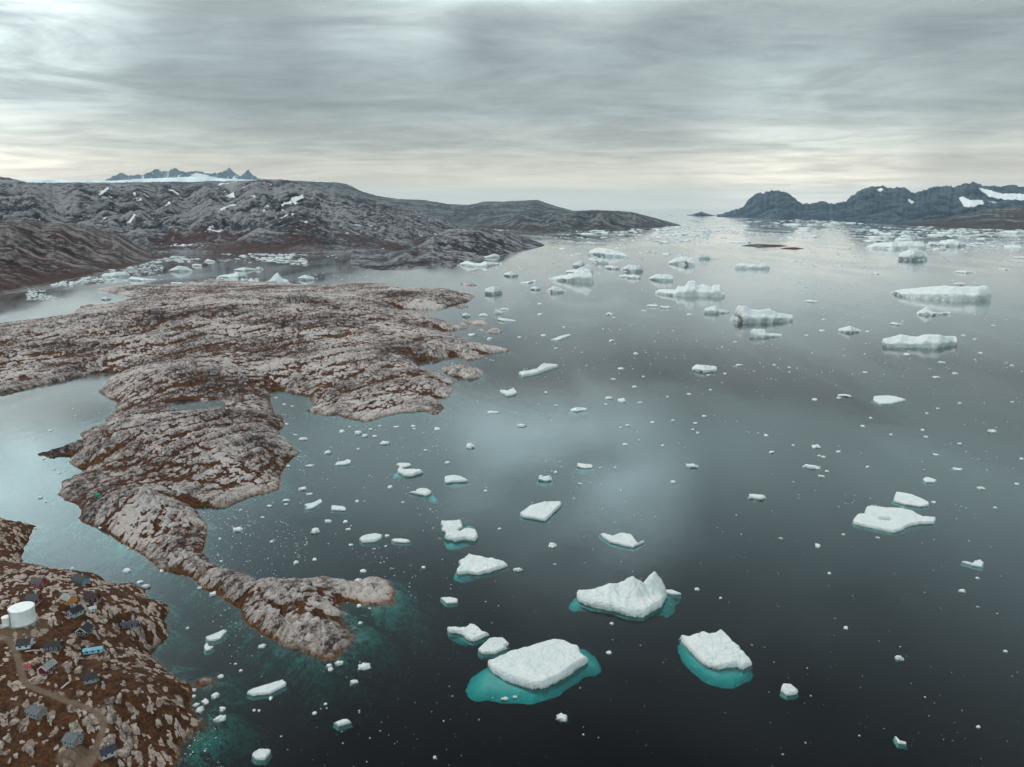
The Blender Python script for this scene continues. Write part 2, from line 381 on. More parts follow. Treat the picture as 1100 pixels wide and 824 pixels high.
# sea floor off the shore: a shallow shelf, then the drop
so = np.maximum(-SDn, 0)
shelf_x, shelf_y, _ = at(400, 668)
shelf = np.exp(-(((X - shelf_x) / 26) ** 2 + ((Y - shelf_y) / 24) ** 2)) + 0.9 * np.exp(-(((X - at(235, 770)[0]) / 20) ** 2 + ((Y - at(235, 770)[1]) / 22) ** 2)) + 0.6 * np.exp(-(((X - at(200, 715)[0]) / 20) ** 2 + ((Y - at(200, 715)[1]) / 16) ** 2))
sl = 0.62 - 0.40 * np.clip(shelf, 0, 1)
floor = -0.1 * np.minimum(so, 1) - sl * so * (1 + 0.25 * fbm(X / 14, Y / 14, 3, 71)) - 0.012 * so ** 1.6 + np.clip(so / 6, 0, 1) * 0.9 * (fbm(X / 6, Y / 6, 3, 73) + 0.5 * ridged(X / 12, Y / 12, 3, 74))
Hh = np.where(SDn > 0, Hh, np.minimum(floor, -0.06))
# tarn basin
pd = poly_sd(X, Y, POND_P)
pdn = pd + 1.6 * fbm(X / 9, Y / 9, 3, 77)
Hh = np.where(pdn > -9, Hh * (1 - sstep(-9, 0.5, pdn)) + (POND_Z - 0.10 * pdn + 0.3 * np.clip(ED2, 0, .4)) * sstep(-9, 0.5, pdn), Hh)
Hh = np.where((pdn <= 0) & (pdn > -14), np.maximum(Hh, POND_Z + 0.12), Hh)
# footpath bench (see the village): the trail is laid along the surface afterwards

def box(a, k):
    p = np.pad(a, k, mode='edge'); c = np.cumsum(np.cumsum(p, 0), 1); c = np.pad(c, ((1, 0), (1, 0)))
    w = 2 * k + 1
    return (c[w:, w:] - c[:-w, w:] - c[w:, :-w] + c[:-w, :-w]) / (w * w)
hollow = box(Hh, 12) - Hh
hollow2 = box(Hh, 4) - Hh
low = fbm(X / 55, Y / 55, 4, 81)
lowS = aniso(fbm, 120, 26, 4, 83)
crack = sstep(0.13, 0.02, ED) * sstep(-0.25, 0.35, fbm(X / 16, Y / 16, 3, 85) + 0.2)
crack2 = sstep(0.14, 0.02, ED2) * sstep(-0.2, 0.4, fbm(X / 11, Y / 11, 3, 87))
veg = 0.25 + 0.26 * hollow / np.clip(scale, .5, 2) + 0.30 * hollow2 + 0.50 * lowS + 0.22 * low + 0.40 * crack + 0.28 * crack2 + 0.55 * gul
veg = np.where(VIL > 0.5, 0.88 - 1.05 * outc + 0.15 * low, veg)
nearf = sstep(900, 350, D)
veg = veg + 0.05 * nearf
tone = 0.50 + 0.10 * sstep(520, 380, D) * (1 - VIL) + 0.20 * (ID - .5) + 0.22 * (ID2 - .5) + 0.60 * fbm(X / 90, Y / 90, 4, 95) + 0.30 * aniso(fbm, 40, 7, 4, 97) - 0.25 * crack - 0.2 * crack2
tone = np.where(VIL > 0.5, tone * 0.5 + 0.36 + 0.15 * (o1[2] - .3), tone); tone = np.where(SDn < 0, tone - 0.12, tone)
wet = np.where(Hh < 0, 0.55 * np.exp(Hh / 1.5), np.exp(-np.maximum(Hh - 0.45, 0) / 0.5)) * np.where(SDn > -25, 1, 0) * (0.55 + 0.45 * sstep(-0.2, 0.4, fbm(X / 18, Y / 18, 2, 99)))
warm = np.clip(VIL * 0.8 + 0.5 * np.exp(-inn / 6) * nearf + 0.4 * fbm(X / 40, Y / 40, 2, 101), 0, 1)

def ground_h(x, y):
    d = math.hypot(x, y); a = math.atan2(x, y)
    r = np.clip(math.log(d / 186) / math.log(2500 / 186) * (ND - 1), 0, ND - 1.001); c_ = np.clip((a - AZ0) / (AZ1 - AZ0) * (NC - 1), 0, NC - 1.001)
    i, j = int(r), int(c_); fr, fc_ = r - i, c_ - j
    return float((Hh[i, j] * (1 - fr) + Hh[i + 1, j] * fr) * (1 - fc_) + (Hh[i, j + 1] * (1 - fr) + Hh[i + 1, j + 1] * fr) * fc_)
def in_grid(x, y):
    return AZ0 < math.atan2(x, y) < AZ1 and 186 < math.hypot(x, y) < 2500
def hit(u, v):                  # where the line of sight through a pixel meets the ground
    dx, dy, dz = ray(u, v); t = 190.0
    while t < 3000:
        x, y, z = dx * t, dy * t, H + dz * t
        if z <= 0 or (in_grid(x, y) and z <= ground_h(x, y)): break
        t += 0.4
    x, y = dx * t, dy * t
    return x, y, max(0.0, ground_h(x, y) if in_grid(x, y) else 0.0), t

# level ground for the buildings and the track, worked into the terrain before it is built
PAD_R = {(74, 647): 5, (81.5, 661): 4.5, (42, 629): 4.5, (87, 626): 5.5, (91.7, 681): 4.5, (140, 674): 5, (100.5, 701.5): 5.5, (27, 695): 5, (58, 697): 5.5, (51.6, 721): 5, (31, 719): 2, (98, 732): 4.5, (40, 769): 6, (79, 798): 5.5, (116, 812): 5, (37, 647): 4.5, (100, 645): 4.5, (100, 657): 2.2, (25, 668): 8, (7.5, 670): 3, (105, 534): 2}
PAD_AT = {k: hit(*k) for k in PAD_R}
PAD_AT[(7.5, 670)] = PAD_AT[(7.5, 670)][:2] + PAD_AT[(25, 668)][2:]
PAD_R[(25, 668)] = PAD_R.pop((25, 668)); PAD_R = {k: r_ * (1 if k == (105, 534) else .72) for k, r_ in PAD_R.items()}; PAD_R[(25, 668)] = 9
TRACK_PX = [(-40, 676), (-14, 678), (3.5, 682.6), (10, 688), (14, 694), (18, 703), (21, 713), (23, 724), (26, 734), (34, 738.5), (47, 743), (58, 747), (70, 752), (82, 756), (93, 760), (102, 763.5), (108, 768), (112, 773), (113, 778), (111, 785), (108, 792), (105, 799), (103, 805), (100, 812), (96, 822), (90, 836)]
TRACK = [hit(*p)[:3] for p in TRACK_PX]
tr_x = np.array([p[0] for p in TRACK]); tr_y = np.array([p[1] for p in TRACK]); tr_z = np.convolve(np.pad(np.array([p[2] for p in TRACK]), 3, mode='edge'), np.ones(7) / 7, 'valid')
seg = np.r_[0, np.cumsum(np.hypot(np.diff(tr_x), np.diff(tr_y)))]
ss = np.arange(0, seg[-1], 0.8)
def smooth_(a): return np.convolve(np.pad(a, 4, mode='edge'), np.ones(9) / 9, 'valid')
TX, TY, TZ = (smooth_(np.interp(ss, seg, q)) for q in (tr_x, tr_y, tr_z))
msk = VIL > 0.5
for (q, rad) in PAD_R.items():
    x, y, z, _t = PAD_AT[q]
    d = np.hypot(X - x, Y - y); m_ = d < rad * 1.8
    f_ = 1 - sstep(rad * 0.95, rad * 1.75, d[m_]); Hh[m_] = Hh[m_] * (1 - f_) + z * f_
rows_ = np.where(D_ARR < 480)[0]; sub_ = (slice(0, rows_[-1] + 1), slice(0, NC))
dmin = np.full(X[sub_].shape, 1e9, np.float32); zt_ = np.zeros_like(dmin)
for i in range(len(TX)):
    d = np.hypot(X[sub_] - TX[i], Y[sub_] - TY[i]).astype(np.float32); m_ = d < dmin; dmin = np.where(m_, d, dmin); zt_ = np.where(m_, TZ[i], zt_)
f_ = 1 - sstep(1.9, 4.5, dmin)
Hs = Hh[sub_]; Hs[:] = Hs * (1 - f_) + (zt_ - 0.05) * f_
dirt = np.zeros_like(X); dirt[sub_] = 1 - sstep(0.8, 1.7, dmin + 0.5 * fbm(X[sub_] / 2.5, Y[sub_] / 2.5, 3, 141))
bx, by, _z, _t = hit(86, 815); dirt = np.maximum(dirt, 1 - sstep(0.75, 1.1, np.hypot((X - bx) / 7.5, (Y - by) / 4.2) + 0.25 * fbm(X / 4, Y / 4, 3, 143)))
bx, by, _z, _t = hit(24, 676); dirt = np.maximum(dirt, 0.6 * (1 - sstep(0.6, 1.2, np.hypot((X - bx) / 11, (Y - by) / 9) + 0.4 * fbm(X / 6, Y / 6, 3, 147))))
keepv = Hh > -16
keep = (keepv[:-1, :-1] | keepv[1:, :-1] | keepv[:-1, 1:] | keepv[1:, 1:])
V = np.stack([X, Y, Hh], -1).reshape(-1, 3)
V2, F2, AT = compact(V, grid_faces(ND, NC, keep)[:, ::-1], dict(veg=veg, tone=tone, wet=wet, warm=warm, dirt=dirt))
tag(link_mesh('terrain', V2, F2, M['rock'], attrs=AT), kind='structure')

# the tarn
cx = sum(p[0] for p in POND_P) / len(POND_P); cy = sum(p[1] for p in POND_P) / len(POND_P)
pp = [((x - cx) * 1.12, (y - cy) * 1.12, 0) for x, y in POND_P]
M['tarn'] = plain('tarn_bottom', (0.10, 0.09, 0.08), 1.0)
m, nt = new_mat('tarn_water'); n = N(nt)
fr = n('ShaderNodeFresnel'); fr.inputs['IOR'].default_value = 1.333
gl = n('ShaderNodeBsdfGlossy'); gl.inputs['Roughness'].default_value = 0.05
tr = n('ShaderNodeBsdfTransparent'); tr.inputs[0].default_value = (0.5, 0.6, 0.58, 1)
mx = n('ShaderNodeMixShader'); n.link(fr.outputs[0], mx.inputs[0]); n.link(tr.outputs[0], mx.inputs[1]); n.link(gl.outputs[0], mx.inputs[2])
o = n('ShaderNodeOutputMaterial'); n.link(mx.outputs[0], o.inputs[0])
tag(link_mesh('lake', pp, [list(range(len(pp)))[::-1]], m, smooth=False, loc=(cx, cy, POND_Z + 0.02)), kind='structure')

# ================================================================ hills and mountains in layers of real distance
def layer(name, shore, sky, crest, mat, seed, rough=0.22, rows=150, p=0.8, step=0.075, noise_scale=1.0, snow=0.0, snow_polys=(), vegk=0.35, veg_low=0.25, back=0.5, toneb=0.5, ragged=0.02, snow_hi=None, jag=0.0005, tip=(0, 0)):
    sa = [(az_of(u, v), math.hypot(*at(u, v)[:2])) for u, v in shore]; sa.sort()
    ka = [(az_of(u, v), el_of(u, v)) for u, v in sky]; ka.sort()
    a0 = max(sa[0][0], ka[0][0]); a1_ = min(sa[-1][0], ka[-1][0])
    nc = max(24, int((a1_ - a0) / R(step)))
    az = np.linspace(a0, a1_, nc)
    Ds = np.interp(az, [s[0] for s in sa], [s[1] for s in sa]); el = np.interp(az, [k[0] for k in ka], [k[1] for k in ka])
    el = el + jag * (1.3 * ridged(az * 150, az * 0 + seed, 4, seed + 61, 0.6) - 0.2)
    Dc = crest(az, Ds) if callable(crest) else np.maximum(crest, Ds * 1.04)
    Dc = np.broadcast_to(Dc, az.shape).astype(float)
    Dc = Dc * (1 + 0.06 * noise(az * 40, az * 0 + seed, seed))
    Dc = np.maximum(Dc, Ds * 1.02 + 5)
    tp_ = np.ones_like(az)
    if tip[0]: tp_ = tp_ * np.clip((az - a0) / tip[0], 0, 1) ** .7
    if tip[1]: tp_ = tp_ * np.clip((a1_ - az) / tip[1], 0, 1) ** .7
    Dc = Ds + (Dc - Ds) * np.maximum(tp_, .03)
    hc = np.maximum(H + Dc * el, 2.0) * np.minimum(tp_ * 1.6, 1)
    t = np.r_[np.linspace(-0.06, 0, 4)[:-1], np.linspace(0, 1, rows), np.linspace(1, 1 + back, rows // 4)[1:]]
    T, AZ = np.meshgrid(t, az, indexing='ij')
    DD = Ds + (Dc - Ds) * T; X_ = DD * np.sin(AZ); Y_ = DD * np.cos(AZ)
    up = np.clip(T, 0, 1)
    prof = np.where(T < 0, T * 2, np.where(T <= 1, (0.55 * up ** p + 0.45 * up * up * (3 - 2 * up)), 1 - 0.9 * np.clip((T - 1) / back, 0, 1) ** 1.5))
    ls = 420 * noise_scale
    qx = X_ + ls * .35 * fbm(X_ / (ls * .8), Y_ / (ls * .8), 3, seed + 31); qy = Y_ + ls * .35 * fbm(X_ / (ls * .8), Y_ / (ls * .8), 3, seed + 37)
    nz = 0.55 * ridged(qx / ls, qy / ls, 7, seed, 0.62) + 0.75 * fbm(qx / (ls * .55), qy / (ls * .55), 6, seed + 41, 0.62); n2 = fbm(X_ / (ls * 2.3), Y_ / (ls * 2.3), 3, seed + 3)
    env = np.clip(up * 4, 0, 1) * np.where(T <= 1, 1 - 0.88 * sstep(0.55, 1.0, up), 0.12 + 0.4 * np.clip((T - 1) / back, 0, 1))
    Z = hc * prof + hc * rough * env * (nz * 1.0 + 1.1 * n2 - 0.15) + hc * ragged * up * ridged(X_ / (ls * .12), Y_ / (ls * .12), 4, seed + 7)
    Z = np.where(T <= 0, -6 + 0 * Z, np.maximum(Z, 1.2 * up * tp_ - 0.3 * (1 - tp_)))
    Z = np.where(T < 0, T * 200 - 1, Z)
    U_, V_ = project(X_, Y_, Z)
    sn = np.full(Z.shape, 0.0)
    if snow: sn = snow + 0.30 * (hollow_(Z)) + 0.55 * fbm(X_ / (ls * .35), Y_ / (ls * .35), 4, seed + 11) - 0.1
    if snow_hi: sn = sn + 0.6 * sstep(snow_hi[0], snow_hi[1], Z)
    for poly in snow_polys:
        sn = np.maximum(sn, 0.42 + np.clip((poly_sd(U_, V_, poly) + 1.3 * fbm(U_ / 3.5, V_ / 1.8, 4, seed + 51)) * 0.22, -0.8, 0.6))
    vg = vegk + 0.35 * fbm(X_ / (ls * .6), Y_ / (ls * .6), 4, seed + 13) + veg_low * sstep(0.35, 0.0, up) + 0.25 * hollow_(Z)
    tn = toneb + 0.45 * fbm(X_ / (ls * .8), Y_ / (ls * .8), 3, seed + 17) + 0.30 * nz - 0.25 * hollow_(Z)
    Vv = np.stack([X_, Y_, Z], -1).reshape(-1, 3)
    Fv = grid_faces(*Z.shape)[:, ::-1]
    o = link_mesh(name, Vv, Fv, mat, attrs=dict(snow=sn, veg=vg, tone=tn))
    tag(o, kind='structure'); return o
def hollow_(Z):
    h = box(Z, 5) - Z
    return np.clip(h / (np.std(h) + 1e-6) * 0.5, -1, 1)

EAST = 1330
layer('hills', [(-330, 395), (-150, 350), (0, 316), (40, 308), (75, 301), (110, 293), (150, 284.5), (165, 280), (190, 272.5)],
      [(-330, 215), (-150, 228), (0, 238), (50, 240), (90, 243), (140, 255), (170, 266), (190, 271)],
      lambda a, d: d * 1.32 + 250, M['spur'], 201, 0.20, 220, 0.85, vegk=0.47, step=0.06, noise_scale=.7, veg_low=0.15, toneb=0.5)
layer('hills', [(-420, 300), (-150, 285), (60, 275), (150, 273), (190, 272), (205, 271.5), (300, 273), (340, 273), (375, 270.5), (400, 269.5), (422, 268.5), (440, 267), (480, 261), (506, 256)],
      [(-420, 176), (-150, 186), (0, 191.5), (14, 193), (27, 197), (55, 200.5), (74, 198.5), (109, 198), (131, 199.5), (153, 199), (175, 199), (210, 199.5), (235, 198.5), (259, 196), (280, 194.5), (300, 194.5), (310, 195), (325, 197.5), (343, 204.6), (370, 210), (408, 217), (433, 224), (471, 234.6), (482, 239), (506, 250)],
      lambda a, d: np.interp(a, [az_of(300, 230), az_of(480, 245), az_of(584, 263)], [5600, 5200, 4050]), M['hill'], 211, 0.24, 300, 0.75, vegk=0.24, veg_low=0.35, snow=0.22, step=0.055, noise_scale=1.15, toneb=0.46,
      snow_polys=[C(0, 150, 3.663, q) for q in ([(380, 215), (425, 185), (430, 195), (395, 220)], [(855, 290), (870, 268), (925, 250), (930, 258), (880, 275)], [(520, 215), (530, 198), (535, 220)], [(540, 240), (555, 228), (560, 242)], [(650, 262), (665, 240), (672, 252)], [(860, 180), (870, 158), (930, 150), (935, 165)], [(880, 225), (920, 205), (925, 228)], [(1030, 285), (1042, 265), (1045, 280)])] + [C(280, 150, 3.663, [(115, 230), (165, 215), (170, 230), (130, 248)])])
layer('hills', [(376, 286), (384, 288), (408, 291), (436, 290.6), (466, 286.5), (479, 282.5), (498, 281), (539, 275.6), (560, 271), (579, 266), (585, 264)],
      [(376, 285), (390, 279), (411, 274.5), (430, 271.5), (448, 265), (465, 254), (482, 247), (500, 245.5), (520, 245.6), (540, 249), (553, 252.3), (568, 257), (579, 261.6), (585, 263.5)],
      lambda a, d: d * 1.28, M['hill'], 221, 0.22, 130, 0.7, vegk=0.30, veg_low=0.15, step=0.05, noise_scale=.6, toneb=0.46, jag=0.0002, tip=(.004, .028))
layer('hills', [(5, 243), (300, 243), (500, 243.5), (560, 246), (600, 246), (625, 246)],
      [(5, 197), (300, 195), (321, 195), (345.5, 196.5), (360, 196.5), (373, 199), (389, 206), (405.6, 211), (427, 214), (457.5, 215.5), (482, 219.6), (504, 220.5), (520, 217), (542, 217), (560, 216.5), (577, 215.3), (592, 220.5), (616, 227), (625, 229)],
      11500, M['blue'], 231, 0.22, 150, 0.8, vegk=0.2, step=0.06, noise_scale=2.2, snow=0.0, toneb=0.45)
layer('hills', [(470, 243), (560, 248.5), (600, 249), (640, 248), (700, 245), (722, 243), (732, 242.5)],
      [(470, 241), (520, 235), (560, 230.5), (604, 228), (620, 227), (641, 226), (660, 227), (678, 228), (697, 233), (717, 238), (732, 242.3)],
      lambda a, d: d * 1.18, M['blue'], 241, 0.25, 110, 0.7, vegk=0.36, tip=(0, .02), step=0.05, noise_scale=1.0, toneb=0.42)
layer('mountain', [(-420, 226), (330, 226)], [(-420, 192), (0, 194), (10, 193.5), (40, 193), (74, 194), (120, 194.5), (160, 192), (205, 190), (240, 192), (300, 195), (330, 199)], 15000, M['snow'], 251, 0.05, 60, 0.7, step=0.1, noise_scale=5, ragged=0.0)
layer('mountain', [(110, 225), (300, 225)], [(110, 197), (116, 193), (120, 191), (130, 187.5), (138, 189.5), (148, 189.5), (155, 189.5), (158, 187), (163, 185.5), (168, 183), (175, 185.5), (180, 186), (183, 184), (188, 182), (193, 185), (200, 187), (212, 185.5), (225, 187), (238, 186.5), (242, 185), (246, 182), (250, 185), (254, 188), (258, 190.5), (262, 188), (267, 183.5), (271, 189), (278, 193), (300, 196)],
      19000, M['mount'], 261, 0.2, 150, 0.9, step=0.03, noise_scale=2.5, snow=0.36, toneb=0.4, ragged=0.03, jag=0.0014, vegk=0.05,
      snow_polys=[C(0, 150, 3.663, q) for q in ([(735, 150), (770, 130), (800, 135), (860, 150), (850, 165), (760, 165)], [(500, 175), (520, 155), (560, 152), (565, 172)], [(860, 180), (870, 158), (930, 150), (935, 165)])])
layer('mountain', [(738, 231.6), (752, 232.2), (769, 232)], [(738, 231.5), (745, 230.3), (753, 227.6), (758, 229.3), (764, 231), (769, 231.8)], lambda a, d: d * 1.06, M['mount'], 271, 0.2, 40, 0.8, step=0.03, noise_scale=2)
layer('mountain', [(770, 233.2), (800, 234), (830, 235), (894, 237.5), (933, 239.5), (1002, 243), (1100, 245), (EAST, 250)],
      [(770, 233), (774, 231.5), (788, 226.6), (798, 223.5), (803, 217), (808, 213), (813, 209.5), (822, 208), (830, 206), (840, 207), (847, 209.5), (854, 215), (862, 220.5), (873, 219.5), (884, 217.5), (894, 220.5), (908.5, 218), (916, 211), (921, 208), (927, 205), (933, 202.6), (941, 202.8), (948, 201), (953, 204), (970, 203), (976, 206), (982, 209.5), (992, 206), (1002, 203), (1010, 203), (1016.5, 201.5), (1024, 203), (1034, 200.5), (1041, 199), (1046, 197.5), (1051, 200), (1056, 202), (1064, 201.5), (1073, 203), (1080, 202), (1088, 200.5), (1095, 202), (1105, 203), (1140, 198), (1200, 205), (EAST, 196)],
      lambda a, d: np.maximum(16500, d * 1.25), M['mount'], 281, 0.2, 260, 0.95, step=0.04, noise_scale=2.0, snow=0.12, toneb=0.42, ragged=0.05, jag=0.0018, vegk=0.08, veg_low=0.3,
      snow_polys=[C(830, 180, 4.074, q) for q in ([(812, 130), (830, 125), (860, 140), (920, 142), (925, 160), (880, 172), (840, 172), (825, 155)], [(893, 85), (940, 95), (1000, 112), (1110, 115), (1110, 145), (1010, 140), (950, 130), (915, 105)], [(582, 140), (600, 135), (620, 150), (610, 160)], [(455, 95), (475, 88), (485, 98), (470, 108)], [(495, 178), (510, 168), (512, 176)], [(940, 148), (985, 148), (980, 158)], [(425, 205), (445, 195), (440, 205)])])
layer('hills', [(925, 239.6), (967, 242), (1002, 244.3), (1050, 245.8), (1100, 246.6), (EAST, 251)],
      [(925, 239.5), (945, 238), (967, 235), (1002, 232.5), (1020, 231), (1039, 228), (1066, 224.5), (1100, 222), (1150, 220), (EAST, 214)],
      lambda a, d: d * 1.3 + 300, M['blue'], 291, 0.2, 120, 0.8, vegk=0.52, step=0.05, noise_scale=1.4, toneb=0.42)
for sh, sk in (([(796, 264.4), (812, 265.5), (838, 265.3), (846, 264.6)], [(796, 264), (806, 262.9), (815, 262.2), (826, 263), (838, 263.2), (846, 264.2)]), ([(838, 267.6), (850, 268), (864, 267.5)], [(838, 267), (845, 266.2), (855, 265.8), (864, 267)])):
    layer('hills', sh, sk, lambda a, d: d * 1.03, M['spur'], 301, 0.15, 16, 0.5, vegk=0.6, tip=(.012, .012), step=0.03, noise_scale=.15)

# ================================================================ water, sea bed
def prism(name, x0, x1, y0, y1, z0, z1, mat):
    V = [(x0, y0, z0), (x1, y0, z0), (x1, y1, z0), (x0, y1, z0), (x0, y0, z1), (x1, y0, z1), (x1, y1, z1), (x0, y1, z1)]
    return link_mesh(name, V, [[3, 2, 1, 0], [4, 5, 6, 7], [0, 1, 5, 4], [1, 2, 6, 5], [2, 3, 7, 6], [3, 0, 4, 7]], mat, smooth=False)
tag(prism('sea', -60000, 60000, -20000, 75000, -32, 0, M['water']), kind='structure')
tag(link_mesh('seabed', [(-60000, -20000, -30), (60000, -20000, -30), (60000, 75000, -30), (-60000, 75000, -30)], [[0, 1, 2, 3]], M['seabed'], smooth=False), kind='structure')
# ================================================================ ice
def idw(X, Y, pts, zs, p=2.2):
    num = np.zeros_like(X); den = np.zeros_like(X)
    for (x, y), z in zip(pts, zs):
        w_ = 1.0 / (np.hypot(X - x, Y - y) + 0.4) ** p
        num += w_ * z; den += w_
    return num / den

def resample(pts, step):
    out = []
    for a, b in zip(pts[:-1], pts[1:]):
        k = max(1, int(math.hypot(b[0] - a[0], b[1] - a[1]) / step))
        out += [(a[0] + (b[0] - a[0]) * i / k, a[1] + (b[1] - a[1]) * i / k) for i in range(k)]
    return out + [pts[-1]]

def finish_berg(name, GX, GY, Z, cut, cx, cy, label, cat, group, parent=None):
    keepv = Z > cut
    keep = keepv[:-1, :-1] | keepv[1:, :-1] | keepv[:-1, 1:] | keepv[1:, 1:]
    Vv = np.stack([GX - cx, GY - cy, Z], -1).reshape(-1, 3)
    v2, f2, _ = compact(Vv, grid_faces(*Z.shape, keep))
    return v2, f2

seedc = [1000]
def plan_berg(label, bottom, top, zf, zt, peaks=(), foot=None, foot_z=2.4, pools=(), ztop=None, group=None, name='iceberg', cat='iceberg', rough=1.0):
    """an ice floe or berg seen from above: waterline of the near side, rim of the far side"""
    seedc[0] += 1; sd0 = seedc[0]
    B = [at(u, v)[:2] for u, v in bottom]
    zts = ztop or [zt] * len(top)
    bu = [p[0] for p in bottom]; bvv = [p[1] for p in bottom]
    def lim(u, v, z):
        g_ = max(float(np.interp(u, bu, bvv)) - v, 0.0); x_, y_, t_ = at(u, v)
        return max(0.2, min(z, 0.6 * g_ * t_ / FPX))
    zts = [lim(u, v, z) for (u, v), z in zip(top, zts)]
    T = [at(u, v, z)[:2] for (u, v), z in zip(top, zts)]
    P = B + T
    xs = [p[0] for p in P]; ys = [p[1] for p in P]
    cx, cy = sum(xs) / len(xs), sum(ys) / len(ys)
    size = max(max(xs) - min(xs), max(ys) - min(ys)); pad = 5 + 0.06 * size
    res = max(size / 105, 0.14)
    gx = np.arange(min(xs) - pad, max(xs) + pad, res); gy = np.arange(min(ys) - pad, max(ys) + pad, res)
    GX, GY = np.meshgrid(gx, gy)
    s = poly_sd(GX, GY, P)
    s = s + 0.022 * size * fbm(GX / (size * .13), GY / (size * .13), 4, sd0)
    bl = resample(B, size / 9); tl = resample(T, size / 9)
    tz = np.interp(np.linspace(0, 1, len(tl)), np.linspace(0, 1, len(zts)), zts)
    pl = idw(GX, GY, bl + tl, [zf] * len(bl) + list(tz))
    back = idw(GX, GY, bl + tl, [0] * len(bl) + [1] * len(tl))
    rr = ridged(GX / (size * .30), GY / (size * .30), 4, sd0 + 1)
    pl = pl * (1 + rough * (0.20 * fbm(GX / (size * .45), GY / (size * .45), 3, sd0 + 2) + 0.13 * rr)) + rough * 0.012 * size * np.abs(noise(GX / (size * .09), GY / (size * .09), sd0 + 3))
    e1, e2, eid = worley(GX / (size * .16), GY / (size * .16), sd0 + 4)
    pl = pl * (1 - 0.10 * rough * sstep(0.12, 0.0, e2 - e1)) + rough * 0.10 * zt * (eid - .5)
    pk = np.zeros_like(pl)
    for (u, vb, vt, rp) in peaks:
        x, y, t = at(u, vb, zt * 0.9); rm = rp * t / FPX; hm = (vb - vt) * t / FPX / CP
        ro_ = 0.5 + 1.7 * ((sd0 * 0.37 + u * 0.113) % 1.0); ax_ = (GX - x) * math.cos(ro_) + (GY - y) * math.sin(ro_); ay_ = (GY - y) * math.cos(ro_) - (GX - x) * math.sin(ro_)
        d = np.maximum(np.maximum(np.abs(ax_), np.abs(ay_)), (np.abs(ax_) + np.abs(ay_)) * 0.74) / rm
        d = d + 0.17 * fbm((GX + 31) / (rm * .55), (GY + 17) / (rm * .55), 3, sd0 + 6) * np.clip(d * 2, 0, 1)
        pk = np.maximum(pk, hm * np.clip(1.08 - 1.0 * d, 0, 1) * (1 + 0.15 * ridged(GX / 1.6, GY / 1.6, 2, sd0 + 7) * np.clip(d, 0, 1)))
    pl = pl + pk
    wdt = np.clip(0.45 * pl, 0.25, 2.4)
    s2 = s + back * wdt * 0.55
    q = np.clip(s2 / wdt, 0, 1)
    Z = np.where(s2 > 0, pl * (1 - (1 - q) ** 1.7), np.maximum(4.0 * s2, -1.6))
    for (u, v, ru, rv) in pools:
        x, y, t = at(u, v, zf); x2, y2, _ = at(u, v - rv, zf)
        d = np.hypot((GX - x) / (ru * t / FPX), (GY - y) / max(math.hypot(x2 - x, y2 - y), .3))
        d = d + 0.5 * fbm(GX / 2.5, GY / 2.5, 3, sd0 + 8)
        Z = np.where(s2 > 0, Z * sstep(0.75, 1.15, d) - 1.6 * (1 - sstep(0.6, 1.0, d)), Z)
    gy_, gx_ = np.gradient(poly_sd(GX, GY, P), gy, gx); gl_ = np.maximum(np.hypot(gx_, gy_), .2); nt_ = 0.28 * zf * np.exp(-((Z - 0.0) / (0.22 * zf + .1)) ** 2) * (0.6 + 0.6 * noise(GX / 3.5, GY / 3.5, sd0 + 9)) + 0.28 * zf * (Z < -0.1)
    v2, f2 = finish_berg(name, GX + gx_ / gl_ * nt_, GY + gy_ / gl_ * nt_, Z, -1.55, cx, cy, label, cat, group)
    o = link_mesh(name, v2, f2, M['ice'], loc=(cx, cy, 0)); tag(o, label, cat, group)
    if foot:
        Fp = [at(u, v, -foot_z * 0.35 - 1.1)[:2] for u, v in foot]
        # looking down through the water the shelf lies a little nearer than its trace on the surface
        for _ in range(2): Fp = [q for a_, b_ in zip(Fp, Fp[1:] + Fp[:1]) for q in ((a_[0] * .75 + b_[0] * .25, a_[1] * .75 + b_[1] * .25), (a_[0] * .25 + b_[0] * .75, a_[1] * .25 + b_[1] * .75))]
        fx = [p[0] for p in Fp]; fy = [p[1] for p in Fp]
        fs = max(max(fx) - min(fx), max(fy) - min(fy))
        gx = np.arange(min(fx) - 6, max(fx) + 6, max(fs / 90, .2)); gy = np.arange(min(fy) - 6, max(fy) + 6, max(fs / 90, .2))
        GX, GY = np.meshgrid(gx, gy)
        s = poly_sd(GX, GY, Fp) + 0.035 * fs * fbm(GX / (fs * .22), GY / (fs * .22), 4, sd0 + 21)
        sb = poly_sd(GX, GY, P)
        zz_ = -foot_z * (0.32 + 0.20 * np.clip(-sb / (0.12 * fs), 0, 1)) + 0.45 * fbm(GX / (fs * .16), GY / (fs * .16), 4, sd0 + 22) - 0.35 * sstep(-.1, .4, ridged(GX / (fs * .3), GY / (fs * .3), 4, sd0 + 23))
        zz_ = np.where(s > 0, zz_ - 2.2 * np.clip(1 - s / (0.17 * fs), 0, 1) ** 2.2, zz_ - 2.2)
        zz_ = np.minimum(zz_, -0.35)
        gy_, gx_ = np.gradient(s, gy, gx); gl_ = np.maximum(np.hypot(gx_, gy_), .3); o_ = np.where(s < 0, -s, 0) / gl_ / gl_
        far_ = s < -1.6 * max(fs / 90, .2)
        ok_ = ~far_; kp = ok_[:-1, :-1] & ok_[1:, :-1] & ok_[:-1, 1:] & ok_[1:, 1:]
        v2, f2, _ = compact(np.stack([GX + gx_ * o_ - cx, GY + gy_ * o_ - cy, zz_], -1).reshape(-1, 3), grid_faces(*zz_.shape, kp))
        link_mesh('submerged_foot', v2, f2, M['ice'], parent=o)
    return o

